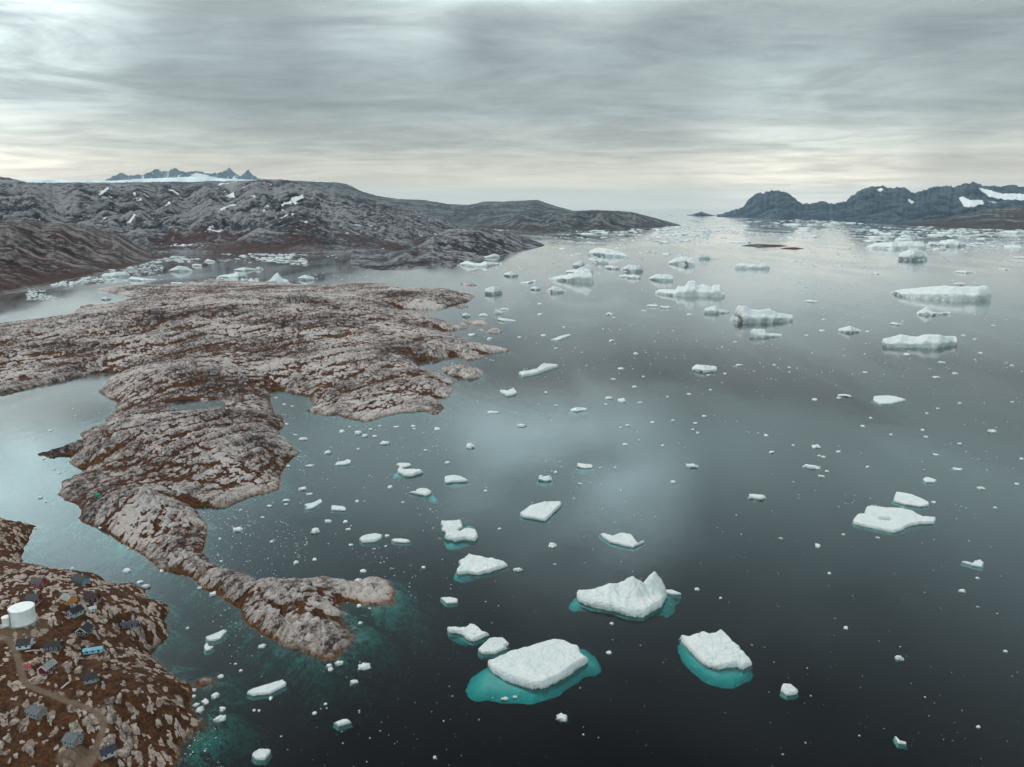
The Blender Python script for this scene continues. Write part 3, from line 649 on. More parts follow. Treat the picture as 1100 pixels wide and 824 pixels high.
def side_berg(label, base, top, depth=0.45, dfix=None, group=None, name='iceberg', cat='iceberg', rough=1.0, wob=0.5):
    """a berg seen low across the water: waterline and skyline profile, given its own depth"""
    seedc[0] += 1; sd0 = seedc[0]
    base = sorted(base); top = sorted(top)
    u0, u1 = min(base[0][0], top[0][0]), max(base[-1][0], top[-1][0])
    uc = (u0 + u1) / 2; vb = sum(p[1] for p in base) / len(base)
    cx, cy, t = at(uc, vb); mpp = t / FPX; Wd = (u1 - u0) * mpp
    yaw = math.atan2(cx, cy); dep = H / math.hypot(cx, cy)
    nx = 90; xs = np.linspace(-Wd / 2 - 2 - .05 * Wd, Wd / 2 + 2 + .05 * Wd, nx)
    us = uc + xs / mpp
    bv = np.interp(us, [p[0] for p in base], [p[1] for p in base]); tv = np.interp(us, [p[0] for p in top], [p[1] for p in top])
    inside = (us >= u0) & (us <= u1)
    hm = np.where(inside, np.maximum((bv - tv) * mpp, 0.0), 0) * (0.80 if vb < 300 else 0.92)
    dm = dfix if dfix else depth * Wd
    d0 = math.hypot(cx, cy)
    off = np.clip(np.array([math.hypot(*at(u, v)[:2]) for u, v in zip(us, bv)]) - d0, -0.35 * Wd, 0.35 * Wd)
    ww = np.sqrt(np.clip(1 - (np.abs(xs) / (Wd / 2)) ** 3, 0, 1))
    dd = dm * (0.35 + 0.65 * ww)
    hh = np.maximum(hm - 0.45 * dd * dep, 0.35 * hm)
    ys = np.linspace(-0.55 * Wd - 4, dm + 0.45 * Wd + 4, 80)
    GX, GY = np.meshgrid(xs, ys)
    OFF = np.broadcast_to(off, GX.shape); DDm = np.broadcast_to(dd, GX.shape); HH = np.broadcast_to(hh, GX.shape)
    sx_ = np.minimum(GX + Wd / 2, Wd / 2 - GX); sy_ = np.minimum(GY - OFF, OFF + DDm - GY)
    s = np.minimum(sx_, sy_) + wob * 0.03 * Wd * fbm(GX / (Wd * .12) + 9, GY / (Wd * .12), 4, sd0)
    fwd = np.clip((GY - OFF) / DDm, 0, 1)
    pl = HH * (0.45 + 0.55 * sstep(0.0, 0.62, fwd + 0.25 * fbm(GX / (Wd * .2), GY / (Wd * .2), 3, sd0 + 1)))
    pl = pl * (1 + rough * 0.12 * ridged(GX / (Wd * .18), GY / (Wd * .18), 4, sd0 + 2)) + rough * 0.008 * Wd * noise(GX / (Wd * .06), GY / (Wd * .06), sd0 + 3)
    pl = np.maximum(pl, 0.25)
    wdt = np.clip(0.35 * pl, 0.4, 0.2 * Wd)
    q = np.clip(s / wdt, 0, 1)
    Z = np.where(s > 0, pl * (1 - (1 - q) ** 2.0), np.maximum(2.2 * s, -4.0))
    gy_, gx_ = np.gradient(np.minimum(sx_, sy_), ys, xs); hmx = float(hh.max()); nt_ = (0.22 * hmx + .3) * np.where(Z < 0, 1.0, np.exp(-(Z / (0.16 * hmx + .1)) ** 2)) * (0.8 + 0.6 * noise(GX / (Wd * .1), GY / (Wd * .1), sd0 + 9))
    GX = GX + gx_ * nt_; GY = GY + gy_ * nt_
    ca, sa = math.cos(-yaw), math.sin(-yaw)
    WX = GX * ca - GY * sa; WY = GX * sa + GY * ca
    keepv = Z > -3.9
    keep = keepv[:-1, :-1] | keepv[1:, :-1] | keepv[:-1, 1:] | keepv[1:, 1:]
    v2, f2, _ = compact(np.stack([WX, WY, Z], -1).reshape(-1, 3), grid_faces(*Z.shape, keep))
    o = link_mesh(name, v2, f2, M['ice'], loc=(cx, cy, 0)); tag(o, label, cat, group)
    return o

K = lambda q, b, t: (C(*q, b), C(*q, t))
q1 = (470, 650, 6.106); q2 = (600, 590, 7.85); q3 = (710, 650, 7.85); q4 = (460, 540, 7.85); q5 = (900, 500, 5.495); q6 = (380, 480, 7.85)
q7 = (600, 560, 4.12); q8 = (900, 410, 7.85); q9 = (100, 680, 5.724); q10 = (280, 690, 5.5); q11 = (180, 410, 5.495); q12 = (370, 290, 5.495); q13 = (120, 600, 3.68)

b, t = K(q1, [(325, 385), (345, 430), (400, 475), (500, 525), (620, 558), (690, 560), (760, 530), (880, 455), (975, 395)], [(988, 345), (945, 310), (925, 255), (830, 222), (760, 213), (640, 240), (580, 265), (470, 290), (400, 320), (350, 350)])
plan_berg('largest flat slab of ice with a wide turquoise foot glowing under the water', b, t, 3.2, 5.2, rough=0.55,
          foot=C(*q1, [(310, 400), (240, 440), (205, 500), (195, 570), (240, 600), (340, 610), (430, 620), (560, 628), (690, 617), (800, 565), (900, 492), (980, 452), (1060, 440), (1065, 380), (1030, 300), (940, 250), (800, 330), (500, 350)]), foot_z=2.1)
b, t = K(q2, [(145, 380), (155, 430), (180, 455), (300, 500), (450, 530), (560, 565), (640, 580), (725, 582), (800, 535), (880, 490), (905, 440), (915, 395)], [(905, 340), (860, 300), (700, 285), (510, 300), (430, 297), (250, 340)])
plan_berg('long berg with two jagged pinnacles on its back and a dark hollow waterline', b, t, 3.4, 4.0, peaks=[(600 + x / 7.85, 590 + b_ / 7.85, 590 + t_ / 7.85, r_ / 7.85) for x, b_, t_, r_ in ((622, 350, 232, 130), (805, 338, 192, 100), (450, 350, 298, 80))],
          foot=C(*q2, [(150, 360), (85, 440), (110, 510), (190, 500), (400, 520), (600, 560), (860, 520), (930, 570), (1050, 385), (1000, 350), (905, 330), (600, 400)]), foot_z=2.8)
b, t = K(q2, [(900, 372), (960, 385), (1034, 383)], [(1030, 370), (955, 340), (905, 338)])
plan_berg('low white ice sliver against the right tip of the pinnacled berg', b, t, 0.7, 0.9)
b, t = K(q3, [(150, 280), (210, 360), (290, 450), (360, 510), (470, 550), (560, 535), (640, 530), (700, 555), (755, 520)], [(765, 480), (740, 430), (700, 380), (640, 350), (670, 345), (600, 285), (545, 225), (505, 188), (450, 230), (400, 235), (345, 212), (300, 235), (200, 245)])
plan_berg('kite shaped white berg tilted toward a turquoise underwater apron', b, t, 2.2, 4.2, rough=0.8,
          foot=C(*q3, [(150, 290), (140, 370), (200, 470), (290, 560), (400, 640), (560, 680), (680, 650), (780, 590), (760, 500), (500, 420)]), foot_z=2.9)
b, t = K(q1, [(62, 160), (80, 185), (160, 195), (190, 230), (235, 245), (300, 220), (320, 210)], [(340, 188), (300, 170), (245, 125), (215, 118), (175, 140), (120, 135), (75, 140)])
plan_berg('lumpy small berg beyond the largest slab, with a pointed end', b, t, 1.8, 2.6, foot=C(*q1, [(60, 165), (75, 205), (180, 250), (260, 262), (320, 225), (200, 170)]), foot_z=2.6)
b, t = K(q1, [(262, 300), (290, 325), (380, 325), (420, 305), (460, 290)], [(430, 262), (465, 238), (430, 210), (340, 215), (300, 250)])
plan_berg('cracked white floe touching the back corner of the largest slab', b, t, 1.2, 1.9, foot=C(*q1, [(258, 300), (275, 345), (370, 345), (400, 280)]), foot_z=2.2)
b, t = K(q4, [(105, 240), (145, 265), (135, 310), (225, 335), (290, 320), (405, 328)], [(415, 270), (400, 215), (330, 200), (270, 237), (243, 236), (263, 210), (288, 190), (275, 140), (180, 147), (113, 145), (130, 200)])
plan_berg('notched berg like a boot with a turquoise cleft in its back', b, t, 2.6, 3.2, ztop=[2.8, 2.4, 2, 1, 1, 1.5, 2.5, 3.2, 3.2, 3, 2.8], foot=C(*q4, [(125, 310), (155, 375), (250, 378), (330, 352), (405, 340), (412, 210), (370, 172), (300, 185), (240, 240)]), foot_z=2.3)
b, t = K(q4, [(255, 510), (275, 530), (235, 590), (250, 612), (330, 600), (420, 615), (520, 590), (650, 550)], [(670, 520), (640, 485), (540, 465), (440, 450), (375, 440), (345, 425), (300, 460)])
plan_berg('wedge berg with a rounded nose and turquoise heel', b, t, 1.8, 2.8, foot=C(*q4, [(250, 535), (205, 620), (260, 655), (350, 648), (450, 618), (660, 572), (685, 515), (450, 520)]), foot_z=2.4)
plan_berg('smooth slanted ice plate like a paper leaf, alone in open water', [(558, 553), (560, 556), (586, 560.5), (592, 555), (603, 544)], [(602.5, 538), (585, 538), (570, 542)], 2.0, 3.4, rough=0.35, foot=[(557, 554), (562, 559), (587, 563.5), (595, 556), (580, 548)], foot_z=3.4)
b, t = K(q7, [(180, 60), (225, 95), (330, 120), (370, 100), (385, 92)], [(370, 85), (350, 95), (320, 55), (270, 50), (235, 62), (205, 52)])
plan_berg('ragged floe with a thin horn and a loose bead at its end', b, t, 1.4, 1.8, foot=C(*q7, [(185, 65), (225, 105), (330, 128), (370, 108), (300, 80)]), foot_z=3)
b, t = K(q5, [(80, 335), (100, 350), (200, 370), (330, 400), (370, 385), (440, 355), (500, 345), (570, 345)], [(575, 300), (500, 298), (440, 265), (410, 258), (370, 250), (300, 248), (200, 237), (170, 240), (165, 280), (120, 285)])
plan_berg('broad flat floe with a small turquoise melt pool in its middle', b, t, 1.6, 2.2, rough=0.5, pools=[(*C(*q5, [(285, 314)])[0], 7.5, 1.6)], foot=C(*q5, [(75, 335), (100, 362), (200, 384), (330, 412), (450, 368), (575, 358), (560, 320), (200, 300)]), foot_z=3.2)
b, t = K(q5, [(330, 215), (400, 235), (490, 248), (535, 240)], [(538, 215), (500, 195), (440, 170), (390, 160), (345, 155), (335, 185)])
plan_berg('oblong floe lying just behind the broad floe with the melt pool', b, t, 1.2, 1.8, rough=0.6, foot=C(*q5, [(320, 180), (320, 222), (400, 244), (500, 257), (545, 240), (430, 200)]), foot_z=2.8)
b, t = K(q5, [(500, 85), (520, 102), (570, 102), (585, 90)], [(560, 75), (530, 65), (505, 75)])
plan_berg('rounded floe above the oblong floe and the melt pool floe', b, t, 0.8, 1.4, foot=C(*q5, [(497, 80), (505, 106), (570, 110), (590, 95), (540, 85)]), foot_z=2)
b, t = K(q5, [(727, 572), (790, 592), (850, 605), (862, 580)], [(840, 555), (810, 560), (795, 575), (750, 562)])
plan_berg('fish shaped ice scrap with a forked tail near the dark right edge', b, t, 0.9, 1.4)
b, t = K(q6, [(360, 160), (385, 175), (365, 220), (430, 255), (500, 250), (540, 235), (592, 222)], [(550, 190), (440, 180), (400, 175), (480, 150), (470, 135), (390, 135)])
plan_berg('duck shaped berg with a raised head lobe, off the rocky bay', b, t, 2.0, 2.4, ztop=[2.4, 2.4, 1, 1.2, 1.6, 1.6], foot=C(*q6, [(365, 212), (320, 243), (350, 258), (430, 255), (410, 215)]), foot_z=1.8)
b, t = K(q6, [(462, 388), (540, 405), (610, 420), (655, 400)], [(655, 370), (620, 345), (570, 338), (530, 350), (525, 375)])
plan_berg('dome topped berg trailing a turquoise tongue under the surface', b, t, 1.6, 3.2, rough=0.5, foot=C(*q6, [(600, 415), (640, 450), (700, 465), (728, 440), (670, 395), (560, 380), (465, 395), (470, 415)]), foot_z=2.0)
b, t = K(q6, [(765, 265), (765, 300), (780, 312), (850, 300), (970, 295)], [(940, 265), (900, 245), (830, 235), (785, 240)])
plan_berg('crusty berg with a dark notch below and a tapering right end', b, t, 1.5, 2.2, foot=C(*q6, [(758, 290), (790, 330), (850, 332), (960, 312), (982, 295), (860, 270)]), foot_z=1.9)
b, t = K(q6, [(45, 790), (75, 815), (180, 805), (235, 780)], [(238, 740), (200, 725), (110, 735), (60, 755)])
plan_berg('oval crusted floe north of the rocky spit with a turquoise rim', b, t, 1.5, 2.2, foot=C(*q6, [(42, 795), (85, 828), (185, 828), (240, 790), (150, 760)]), foot_z=2.6)
b, t = K(q6, [(318, 790), (340, 805), (440, 812), (480, 805)], [(460, 780), (400, 770), (340, 772)])
plan_berg('thin low floe beside the oval crusted floe', b, t, 0.8, 1.2, foot=C(*q6, [(330, 800), (400, 822), (490, 812), (420, 785)]), foot_z=1.6)
plan_berg('long narrow ice plank lying slantwise below the rocky spit', [(265, 746), (272, 748), (290, 746), (306, 738)], [(307, 732), (303, 729), (285, 735), (267, 741)], 1.0, 1.6, rough=.5, foot=[(264, 746), (274, 750.5), (291, 748.5), (307, 740), (285, 738)], foot_z=2.2)
plan_berg('egg shaped berg alone in the darkest water with a turquoise base', [(838, 743), (845, 748), (855, 747)], [(857, 741), (850, 734), (841, 733)], 1.4, 2.6, foot=[(837, 740), (840, 748), (850, 750.5), (858, 747), (850, 740)], foot_z=1.8)
b, t = K(q9, [(975, 760), (1000, 785), (1060, 785), (1095, 740)], [(1090, 712), (1020, 708), (985, 730)])
plan_berg('shield shaped floe with a pale blue lower rim, near the lower edge', b, t, 1.0, 1.6, foot=C(*q9, [(972, 765), (1000, 795), (1065, 797), (1098, 745), (1040, 740)]), foot_z=2)
b, t = K(q10, [(430, 478), (460, 500), (500, 490), (540, 478)], [(515, 450), (480, 450), (450, 465)])
plan_berg('knobbly small floe with side lobes off the spit tip', b, t, 0.9, 1.4, foot=C(*q10, [(440, 480), (470, 514), (515, 505), (500, 470)]), foot_z=1.8)
plan_berg('slanting boomerang berg with a turquoise lower edge in mid channel', [(557, 402), (562, 405), (577, 402), (600, 394)], [(598, 391.5), (585, 389), (576, 396), (560, 399)], 2.5, 4.5, ztop=[4, 6.5, 4, 3.5], foot=[(557, 403), (563, 407), (580, 404), (590, 397)], foot_z=3)
b, t = K(q13, [(380, 326), (405, 328), (430, 320), (448, 298)], [(455, 284), (440, 280), (402, 298), (372, 308)])
plan_berg('upper half of a broken floe in the channel beside the village', b, t, 0.8, 1.1, foot=C(*q13, [(375, 310), (385, 332), (410, 332), (440, 310)]), foot_z=1.6)
b, t = K(q13, [(364, 358), (372, 368), (388, 364), (404, 352)], [(402, 346), (384, 344), (378, 332), (368, 338)])
plan_berg('lower half of a broken floe in the channel beside the village', b, t, 0.7, 1.0)
plan_berg('flat lens of ice behind the kink of floes and wedge berg', [(473, 643), (480, 649), (491, 648)], [(491.5, 643), (484, 641)], .8, 1.1, foot=[(473, 645), (481, 651), (491, 650), (484, 645)], foot_z=2)
b, t = K(q11, [(805, 758), (860, 750), (915, 715)], [(905, 690), (860, 712), (810, 722), (835, 735)])
plan_berg('splayed starfish like ice scrap in the bay', b, t, 0.9, 1.3)
b, t = K(q11, [(965, 760), (1050, 765)], [(1053, 745), (1040, 735), (970, 728)])
plan_berg('squared off block of ice in the bay with a straight lower edge', b, t, 0.9, 1.3)
b, t = K(q11, [(985, 495), (1040, 494), (1080, 485)], [(1083, 462), (1060, 458), (1040, 468), (1000, 472)])
plan_berg('shoe shaped ice block with a raised heel in the bay', b, t, .9, 1.5)
b, t = K(q12, [(918, 725), (960, 748), (1000, 742), (1020, 730)], [(1000, 695), (960, 710), (920, 705)])
plan_berg('small spiky berg with a turquoise right edge off the islets', b, t, 2, 3.4, foot=C(*q12, [(990, 720), (1000, 750), (1030, 735)]), foot_z=1.6)
b, t = K(q8, [(295, 165), (360, 195), (460, 190), (580, 160)], [(560, 145), (480, 122), (420, 115), (305, 120)])
plan_berg('arrowhead floe pointing right in the calm grey water', b, t, 1.6, 2.4, rough=.5, foot=C(*q8, [(262, 150), (290, 178), (360, 206), (460, 200), (400, 160)]), foot_z=2.6)
plan_berg('small slanting wedge like a paper dart in mid fjord', [(591, 366), (600, 366), (613.5, 361)], [(612, 358.5), (600, 361.5)], 2, 3)
plan_berg('bent hook of ice near the lower right corner', [(960.5, 791.5), (965, 799), (974, 800)], [(973, 796.5), (967, 795), (963, 790.5)], .6, .9)

S = lambda q, b, t: (C(*q, b), C(*q, t))
g1 = (930, 300, 7.85); g2 = (760, 310, 7.85); g3 = (690, 250, 7.85); g4 = (560, 240, 7.85); g5 = (470, 260, 7.85); g6 = (200, 250, 7.85); g7 = (80, 260, 7.85); g8 = (950, 240, 7.333); g9 = (560, 360, 4.074)
def sb(label, q, b, t, **kw): side_berg(label, *S(q, b, t), **kw)
sb('long tabular berg like a loaf, thick at its right end', g1, [(235, 125), (310, 150), (500, 170), (720, 185), (900, 185), (1005, 175)], [(235, 120), (270, 95), (400, 80), (530, 65), (650, 55), (760, 65), (880, 58), (960, 50), (990, 70), (1008, 120)], depth=.3, rough=.6)
sb('flat topped berg with two low swells and a blunt right end', g1, [(160, 565), (200, 580), (350, 580), (600, 583), (740, 550)], [(155, 545), (170, 500), (240, 490), (300, 465), (370, 485), (430, 487), (480, 468), (580, 465), (640, 480), (730, 475), (745, 520)], depth=.32, rough=.6)
sb('low floe with one pointed tent like peak at its left', g1, [(430, 297), (560, 310), (700, 294)], [(430, 290), (480, 255), (515, 232), (560, 275), (600, 285), (700, 272)], depth=.3)
sb('wafer of ice between the tent peaked floe and the two swell berg', g1, [(205, 380), (260, 390), (318, 386)], [(205, 372), (230, 362), (318, 378)], depth=.3)
sb('wedge shaped berg with a high square left shoulder sloping right', g2, [(215, 262), (300, 295), (560, 290), (722, 275)], [(215, 250), (232, 160), (245, 140), (320, 138), (370, 175), (430, 180), (515, 168), (580, 205), (722, 226)], depth=.3, rough=.6)
sb('small berg with a lumpy left top in front of the wedge shaped berg', g2, [(355, 412), (480, 416), (628, 405)], [(358, 350), (400, 340), (480, 345), (500, 375), (628, 388)], depth=.3)
sb('castle berg with a central tower and a knob at its right', g3, [(88, 515), (250, 535), (500, 540), (692, 545)], [(88, 495), (160, 480), (280, 485), (300, 450), (350, 455), (380, 412), (440, 400), (460, 440), (520, 440), (580, 465), (598, 435), (645, 438), (652, 485), (692, 500)], depth=.28)
sb('small berg with a domed top and a long right tail', g3, [(515, 680), (620, 686), (742, 676)], [(518, 665), (535, 632), (610, 618), (650, 645), (742, 668)], depth=.3)
sb('rounded trapezoid berg standing above its own reflection', g3, [(48, 395), (150, 410), (262, 412)], [(48, 385), (110, 350), (200, 350), (262, 365)], depth=.35)
sb('pale sloping berg whose blue shaded end faces the viewer', g3, [(215, 255), (330, 268), (445, 295)], [(215, 235), (290, 195), (370, 188), (430, 222), (445, 250)], depth=.4)
sb('row of three joined ice knobs floating apart', g3, [(475, 222), (540, 235), (590, 205)], [(475, 180), (520, 175), (560, 195), (590, 185)], depth=.3, rough=1.5)
sb('low blocky berg with dark blue gaps, alone in bright water', g3, [(785, 305), (920, 308), (1068, 306)], [(785, 258), (830, 250), (960, 262), (985, 268), (1000, 252), (1068, 252)], depth=.25, rough=1.3)
sb('left one of two small floes end to end', g3, [(37, 625), (130, 628)], [(37, 604), (130, 606)], depth=.35)
sb('right one of two small floes end to end', g3, [(148, 638), (235, 640)], [(148, 612), (190, 622), (235, 614)], depth=.35)
sb('long low front shelf of the stepped berg group, rising to the right', g4, [(203, 478), (400, 494), (605, 502)], [(205, 466), (340, 440), (420, 425), (470, 400), (560, 380), (608, 415)], depth=.3, rough=1.3)
sb('blocky middle step of the stepped berg group', g4, [(370, 425), (480, 432), (608, 425)], [(375, 392), (460, 385), (500, 368), (560, 335), (600, 345), (608, 380)], depth=.35, rough=1.4)
sb('hindmost pointed tower of the stepped berg group', g4, [(428, 368), (500, 375), (545, 368)], [(430, 340), (470, 322), (500, 296), (545, 335)], depth=.4, rough=1.2)
sb('wide pale berg humped at its left, farther up the fjord', g4, [(560, 265), (700, 285), (900, 288)], [(560, 225), (640, 193), (760, 213), (870, 252), (900, 275)], depth=.4)
sb('pointed small berg near the foot of the stepped tower berg', g4, [(210, 572), (270, 592), (388, 582)], [(212, 560), (265, 532), (310, 538), (388, 572)], depth=.35)
sb('flat piece between the stepped tower berg and the humped berg', g4, [(612, 325), (660, 345), (735, 340)], [(612, 315), (690, 288), (735, 305)], depth=.35)
sb('low floe just right of the stepped tower berg', g4, [(700, 378), (770, 390), (830, 385)], [(700, 360), (760, 350), (830, 362)], depth=.35)
sb('upper of two jumbled floes right of the stepped tower berg', g4, [(835, 400), (930, 418), (1030, 408)], [(840, 380), (900, 343), (1010, 350), (1030, 392)], depth=.35, rough=1.5)
sb('lower of two jumbled floes right of the stepped tower berg', g4, [(820, 440), (950, 478), (1005, 465)], [(820, 428), (880, 430), (1005, 442)], depth=.3, rough=1.4)
sb('thin curved floe reaching left, beyond the pointed small berg', g4, [(-5, 505), (60, 508), (128, 490)], [(-5, 495), (60, 492), (128, 470)], depth=.3)
sb('stubby floe beside the pointed small berg', g4, [(72, 558), (120, 566), (165, 558)], [(72, 545), (110, 532), (165, 545)], depth=.35)
sb('slanted table of ice with crumbled pieces at its foot', g5, [(393, 440), (470, 448), (556, 432)], [(393, 400), (440, 380), (530, 373), (556, 412)], depth=.4)
sb('smooth oval dome of ice in the middle of the fjord mouth', g5, [(555, 288), (620, 297), (685, 288)], [(555, 265), (620, 240), (685, 268)], depth=.4, rough=.6)
sb('two humped berg lying off the dark headland', g5, [(178, 195), (300, 210), (420, 208), (558, 186)], [(178, 185), (250, 152), (300, 172), (360, 180), (400, 158), (480, 170), (558, 178)], depth=.3)
sb('ragged ice strip hugging the foot of the dark headland', g5, [(305, 132), (400, 140), (528, 128)], [(305, 122), (330, 108), (400, 124), (480, 95), (528, 112)], depth=.3, rough=1.6)
sb('round topped ice lump between the skerries', g5, [(205, 630), (240, 636), (278, 630)], [(205, 612), (240, 594), (278, 615)], depth=.5, rough=.7)
sb('two peaked little floe off the skerries', g5, [(345, 628), (428, 628)], [(345, 620), (370, 602), (400, 600), (428, 618)], depth=.4)
sb('forked floe with a thin upper arm off the skerries', g5, [(478, 608), (552, 608)], [(478, 590), (490, 560), (552, 592)], depth=.5)
sb('thin upper arm of ice above the forked floe', g5, [(520, 575), (606, 572)], [(520, 562), (560, 555), (606, 562)], depth=.3)
sb('smooth tapering ice tongue below the forked floe', g5, [(503, 662), (560, 672), (664, 666)], [(503, 645), (520, 638), (664, 662)], depth=.3, rough=.6)
sb('low wave shaped floe in the fjord, rising right', g5, [(693, 352), (760, 352), (832, 335)], [(693, 342), (760, 340), (832, 314)], depth=.3)
sb('small floe with a low blue shaded front, mid fjord', g5, [(780, 398), (868, 400)], [(780, 388), (820, 372), (868, 392)], depth=.4)
sb('flat berg with a frosty rim in mid channel, toothed along its front', g9, [(745, 155), (800, 165), (856, 160)], [(745, 145), (765, 130), (856, 138)], depth=.45, rough=1.2)
sb('low crescent floe with a peaked middle in mid channel', g9, [(212, 332), (240, 336), (286, 330)], [(212, 328), (240, 318), (286, 322)], depth=.5)
sb('white floe with dark gaps under both its ends', g9, [(243, 578), (280, 586), (312, 582)], [(243, 560), (262, 566), (312, 570)], depth=.6)
sb('lumpy floe with a hollow in its top, left of the slanted plate', g9, [(74, 635), (100, 642), (138, 638)], [(74, 618), (84, 612), (98, 622), (122, 616), (138, 630)], depth=.6)
# the inlet behind the peninsula
sb('sloping berg with a dark waterline just behind the hill crest', g6, [(270, 378), (400, 398), (512, 375)], [(270, 368), (320, 352), (400, 345), (430, 322), (480, 348), (512, 365)], depth=.35)
sb('sharp pyramid berg like a sail behind the peninsula crest', g6, [(645, 430), (760, 438), (885, 436)], [(645, 425), (705, 405), (740, 365), (778, 333), (810, 385), (850, 398), (885, 428)], depth=.35)
sb('flat berg left of the pyramid berg in dark inlet water', g6, [(405, 320), (480, 328), (575, 316)], [(405, 308), (490, 288), (575, 302)], depth=.3)
sb('small double knob of ice in the dark inlet water', g6, [(580, 312), (610, 318), (650, 308)], [(580, 300), (605, 284), (650, 298)], depth=.4)
sb('hummocky floe right of the pyramid berg', g6, [(945, 395), (1010, 404), (1082, 398)], [(945, 380), (1000, 355), (1082, 378)], depth=.35)
sb('white block close under the far inlet shore', g6, [(748, 218), (822, 224)], [(748, 205), (800, 198), (822, 206)], depth=.4)
sb('tiny white block by the far inlet shore, right of its larger twin', g6, [(960, 226), (998, 228)], [(960, 214), (998, 214)], depth=.4)
sb('low mound of ice in front of the red brown shore flat', g6, [(155, 245), (242, 248)], [(155, 238), (195, 222), (242, 238)], depth=.35)
sb('jumbled ice heap at the left of the inlet', g6, [(50, 280), (132, 286)], [(50, 265), (85, 258), (132, 268)], depth=.35)
sb('long low berg with a tapered tip at the mouth of the inlet', g7, [(800, 250), (880, 255), (995, 248)], [(800, 240), (880, 192), (950, 205), (995, 240)], depth=.3)
sb('crumbled floe with a tall left end by the brown hillside', g7, [(243, 302), (350, 300), (462, 290)], [(243, 272), (270, 262), (350, 250), (440, 244), (462, 275)], depth=.3, rough=1.5)
sb('white lump against the dark reflection of the brown hillside', g7, [(448, 234), (502, 234)], [(448, 212), (475, 200), (502, 215)], depth=.5)
sb('broad flat raft of white ice in the bright inlet water', g7, [(470, 325), (580, 332), (690, 318)], [(470, 312), (490, 290), (600, 312), (690, 315)], depth=.4)
sb('flat ice raft beside the peninsula islet', g7, [(815, 350), (905, 358)], [(815, 338), (905, 342)], depth=.4)
sb('small white lump in the cove water behind the low brown islet', g7, [(220, 485), (260, 492), (312, 482)], [(220, 478), (255, 462), (312, 474)], depth=.4)
sb('white slab under the brown hillside, leftmost in the dark strip', g7, [(5, 345), (55, 345)], [(5, 330), (55, 328)], depth=.4)
sb('white slab among the brash ice under the brown hillside', g7, [(268, 240), (342, 242)], [(268, 230), (342, 228)], depth=.35)
# far right
sb('blue fronted block berg in the far pack on the right', g8, [(118, 288), (220, 295), (332, 285)], [(112, 235), (200, 188), (320, 218), (332, 250)], depth=.4)
sb('broad pale floe of the far pack under the mountains', g8, [(430, 182), (560, 190), (662, 180)], [(430, 172), (450, 130), (540, 118), (590, 145), (662, 162)], depth=.35, rough=1.4)
sb('cube like white block in the far pack', g8, [(722, 140), (790, 142)], [(722, 112), (790, 104)], depth=.4)
sb('ice mound next to the cube like block in the far pack', g8, [(678, 168), (780, 166)], [(678, 158), (720, 146), (780, 158)], depth=.4)
sb('wide raft of pale ice at the left of the far pack', g8, [(-130, 195), (60, 205), (305, 200)], [(-130, 180), (-60, 150), (100, 140), (250, 135), (305, 160)], depth=.3, rough=1.5)
sb('single small floe in the bright reflection of the sky', g8, [(560, 388), (640, 394), (715, 386)], [(560, 378), (600, 366), (715, 382)], depth=.3)
sb('blue shaded floe right above the long loaf berg', g8, [(550, 485), (635, 488)], [(550, 472), (600, 462), (635, 474)], depth=.3)
sb('flat floe near the right edge in the bright water', g8, [(905, 362), (985, 368)], [(905, 352), (985, 358)], depth=.3)
sb('floe cut by the right edge under the mountains', g8, [(1015, 275), (1110, 278)], [(1015, 262), (1110, 255)], depth=.3)
sb('pale ice hill of the far pack at its right', g8, [(920, 78), (1010, 84), (1110, 78)], [(920, 68), (960, 55), (1110, 58)], depth=.3)
sb('white floe with a lumpy top left of the two swell berg', (830, 180, 4.074), [(288, 718), (340, 726), (388, 720)], [(288, 706), (335, 694), (388, 715)], depth=.4)
sb('thin floe with a blue right end beyond the wedge shaped berg', g2, [(818, 112), (870, 118), (930, 118)], [(818, 102), (875, 94), (930, 108)], depth=.35)

# ---------------------------------------------------------------- small loose pieces
def ico(sub):
    bm = bmesh.new(); bmesh.ops.create_icosphere(bm, subdivisions=sub, radius=1)
    v = np.array([x.co[:] for x in bm.verts]); f = np.array([[q.index for q in p.verts] for p in bm.faces]); bm.free(); return v, f
ICO = {k: ico(k) for k in (1, 2, 3)}
def chunk_geo(u, v, w, h, sub=2):
    x, y, t = at(u, v + h * 0.35); mpp = t / FPX
    Wm = w * mpp; Hm = h * mpp; r = math.hypot(x, y); sd_ = H / math.hypot(H, r); cd_ = r / math.hypot(H, r)
    z = min(Hm / cd_ * 0.42, 0.28 * Wm) * random.uniform(.7, 1.2)
    dpt = min(max((Hm - z * cd_) / max(sd_, .02), 0.45 * Wm), 1.5 * Wm)
    V, F = ICO[sub]
    k = random.randint(0, 99999)
    n1 = fbm(V[:, 0] * 1.3 + k, V[:, 1] * 1.3 + V[:, 2] * 1.7, 3, k % 997); n2 = noise(V[:, 0] * 2.6 + k, V[:, 1] * 2.6 - V[:, 2] * 2.1, k % 991)
    rr = 1 + 0.55 * n1 + 0.28 * n2
    P_ = V * rr[:, None]
    P_[:, :2] /= max(1e-6, np.abs(P_[:, 0]).max())
    zz_ = P_[:, 2]
    zz_ = np.where(zz_ > 0, np.tanh(zz_ * 1.8) * z * (1 + 0.35 * n2), zz_ * z * 1.6)
    taper = np.where(P_[:, 2] < 0, 1.0 + 0.18 * np.clip(-P_[:, 2] * 2.5, 0, 1), 1)
    yaw = -math.atan2(x, y)
    px = P_[:, 0] * Wm / 2 * taper; py = P_[:, 1] * dpt / 2 * taper
    sh = random.uniform(-.3, .3); px = px + py * sh * .5
    return np.stack([px * math.cos(yaw) - py * math.sin(yaw), px * math.sin(yaw) + py * math.cos(yaw), zz_], -1), F, (x, y)

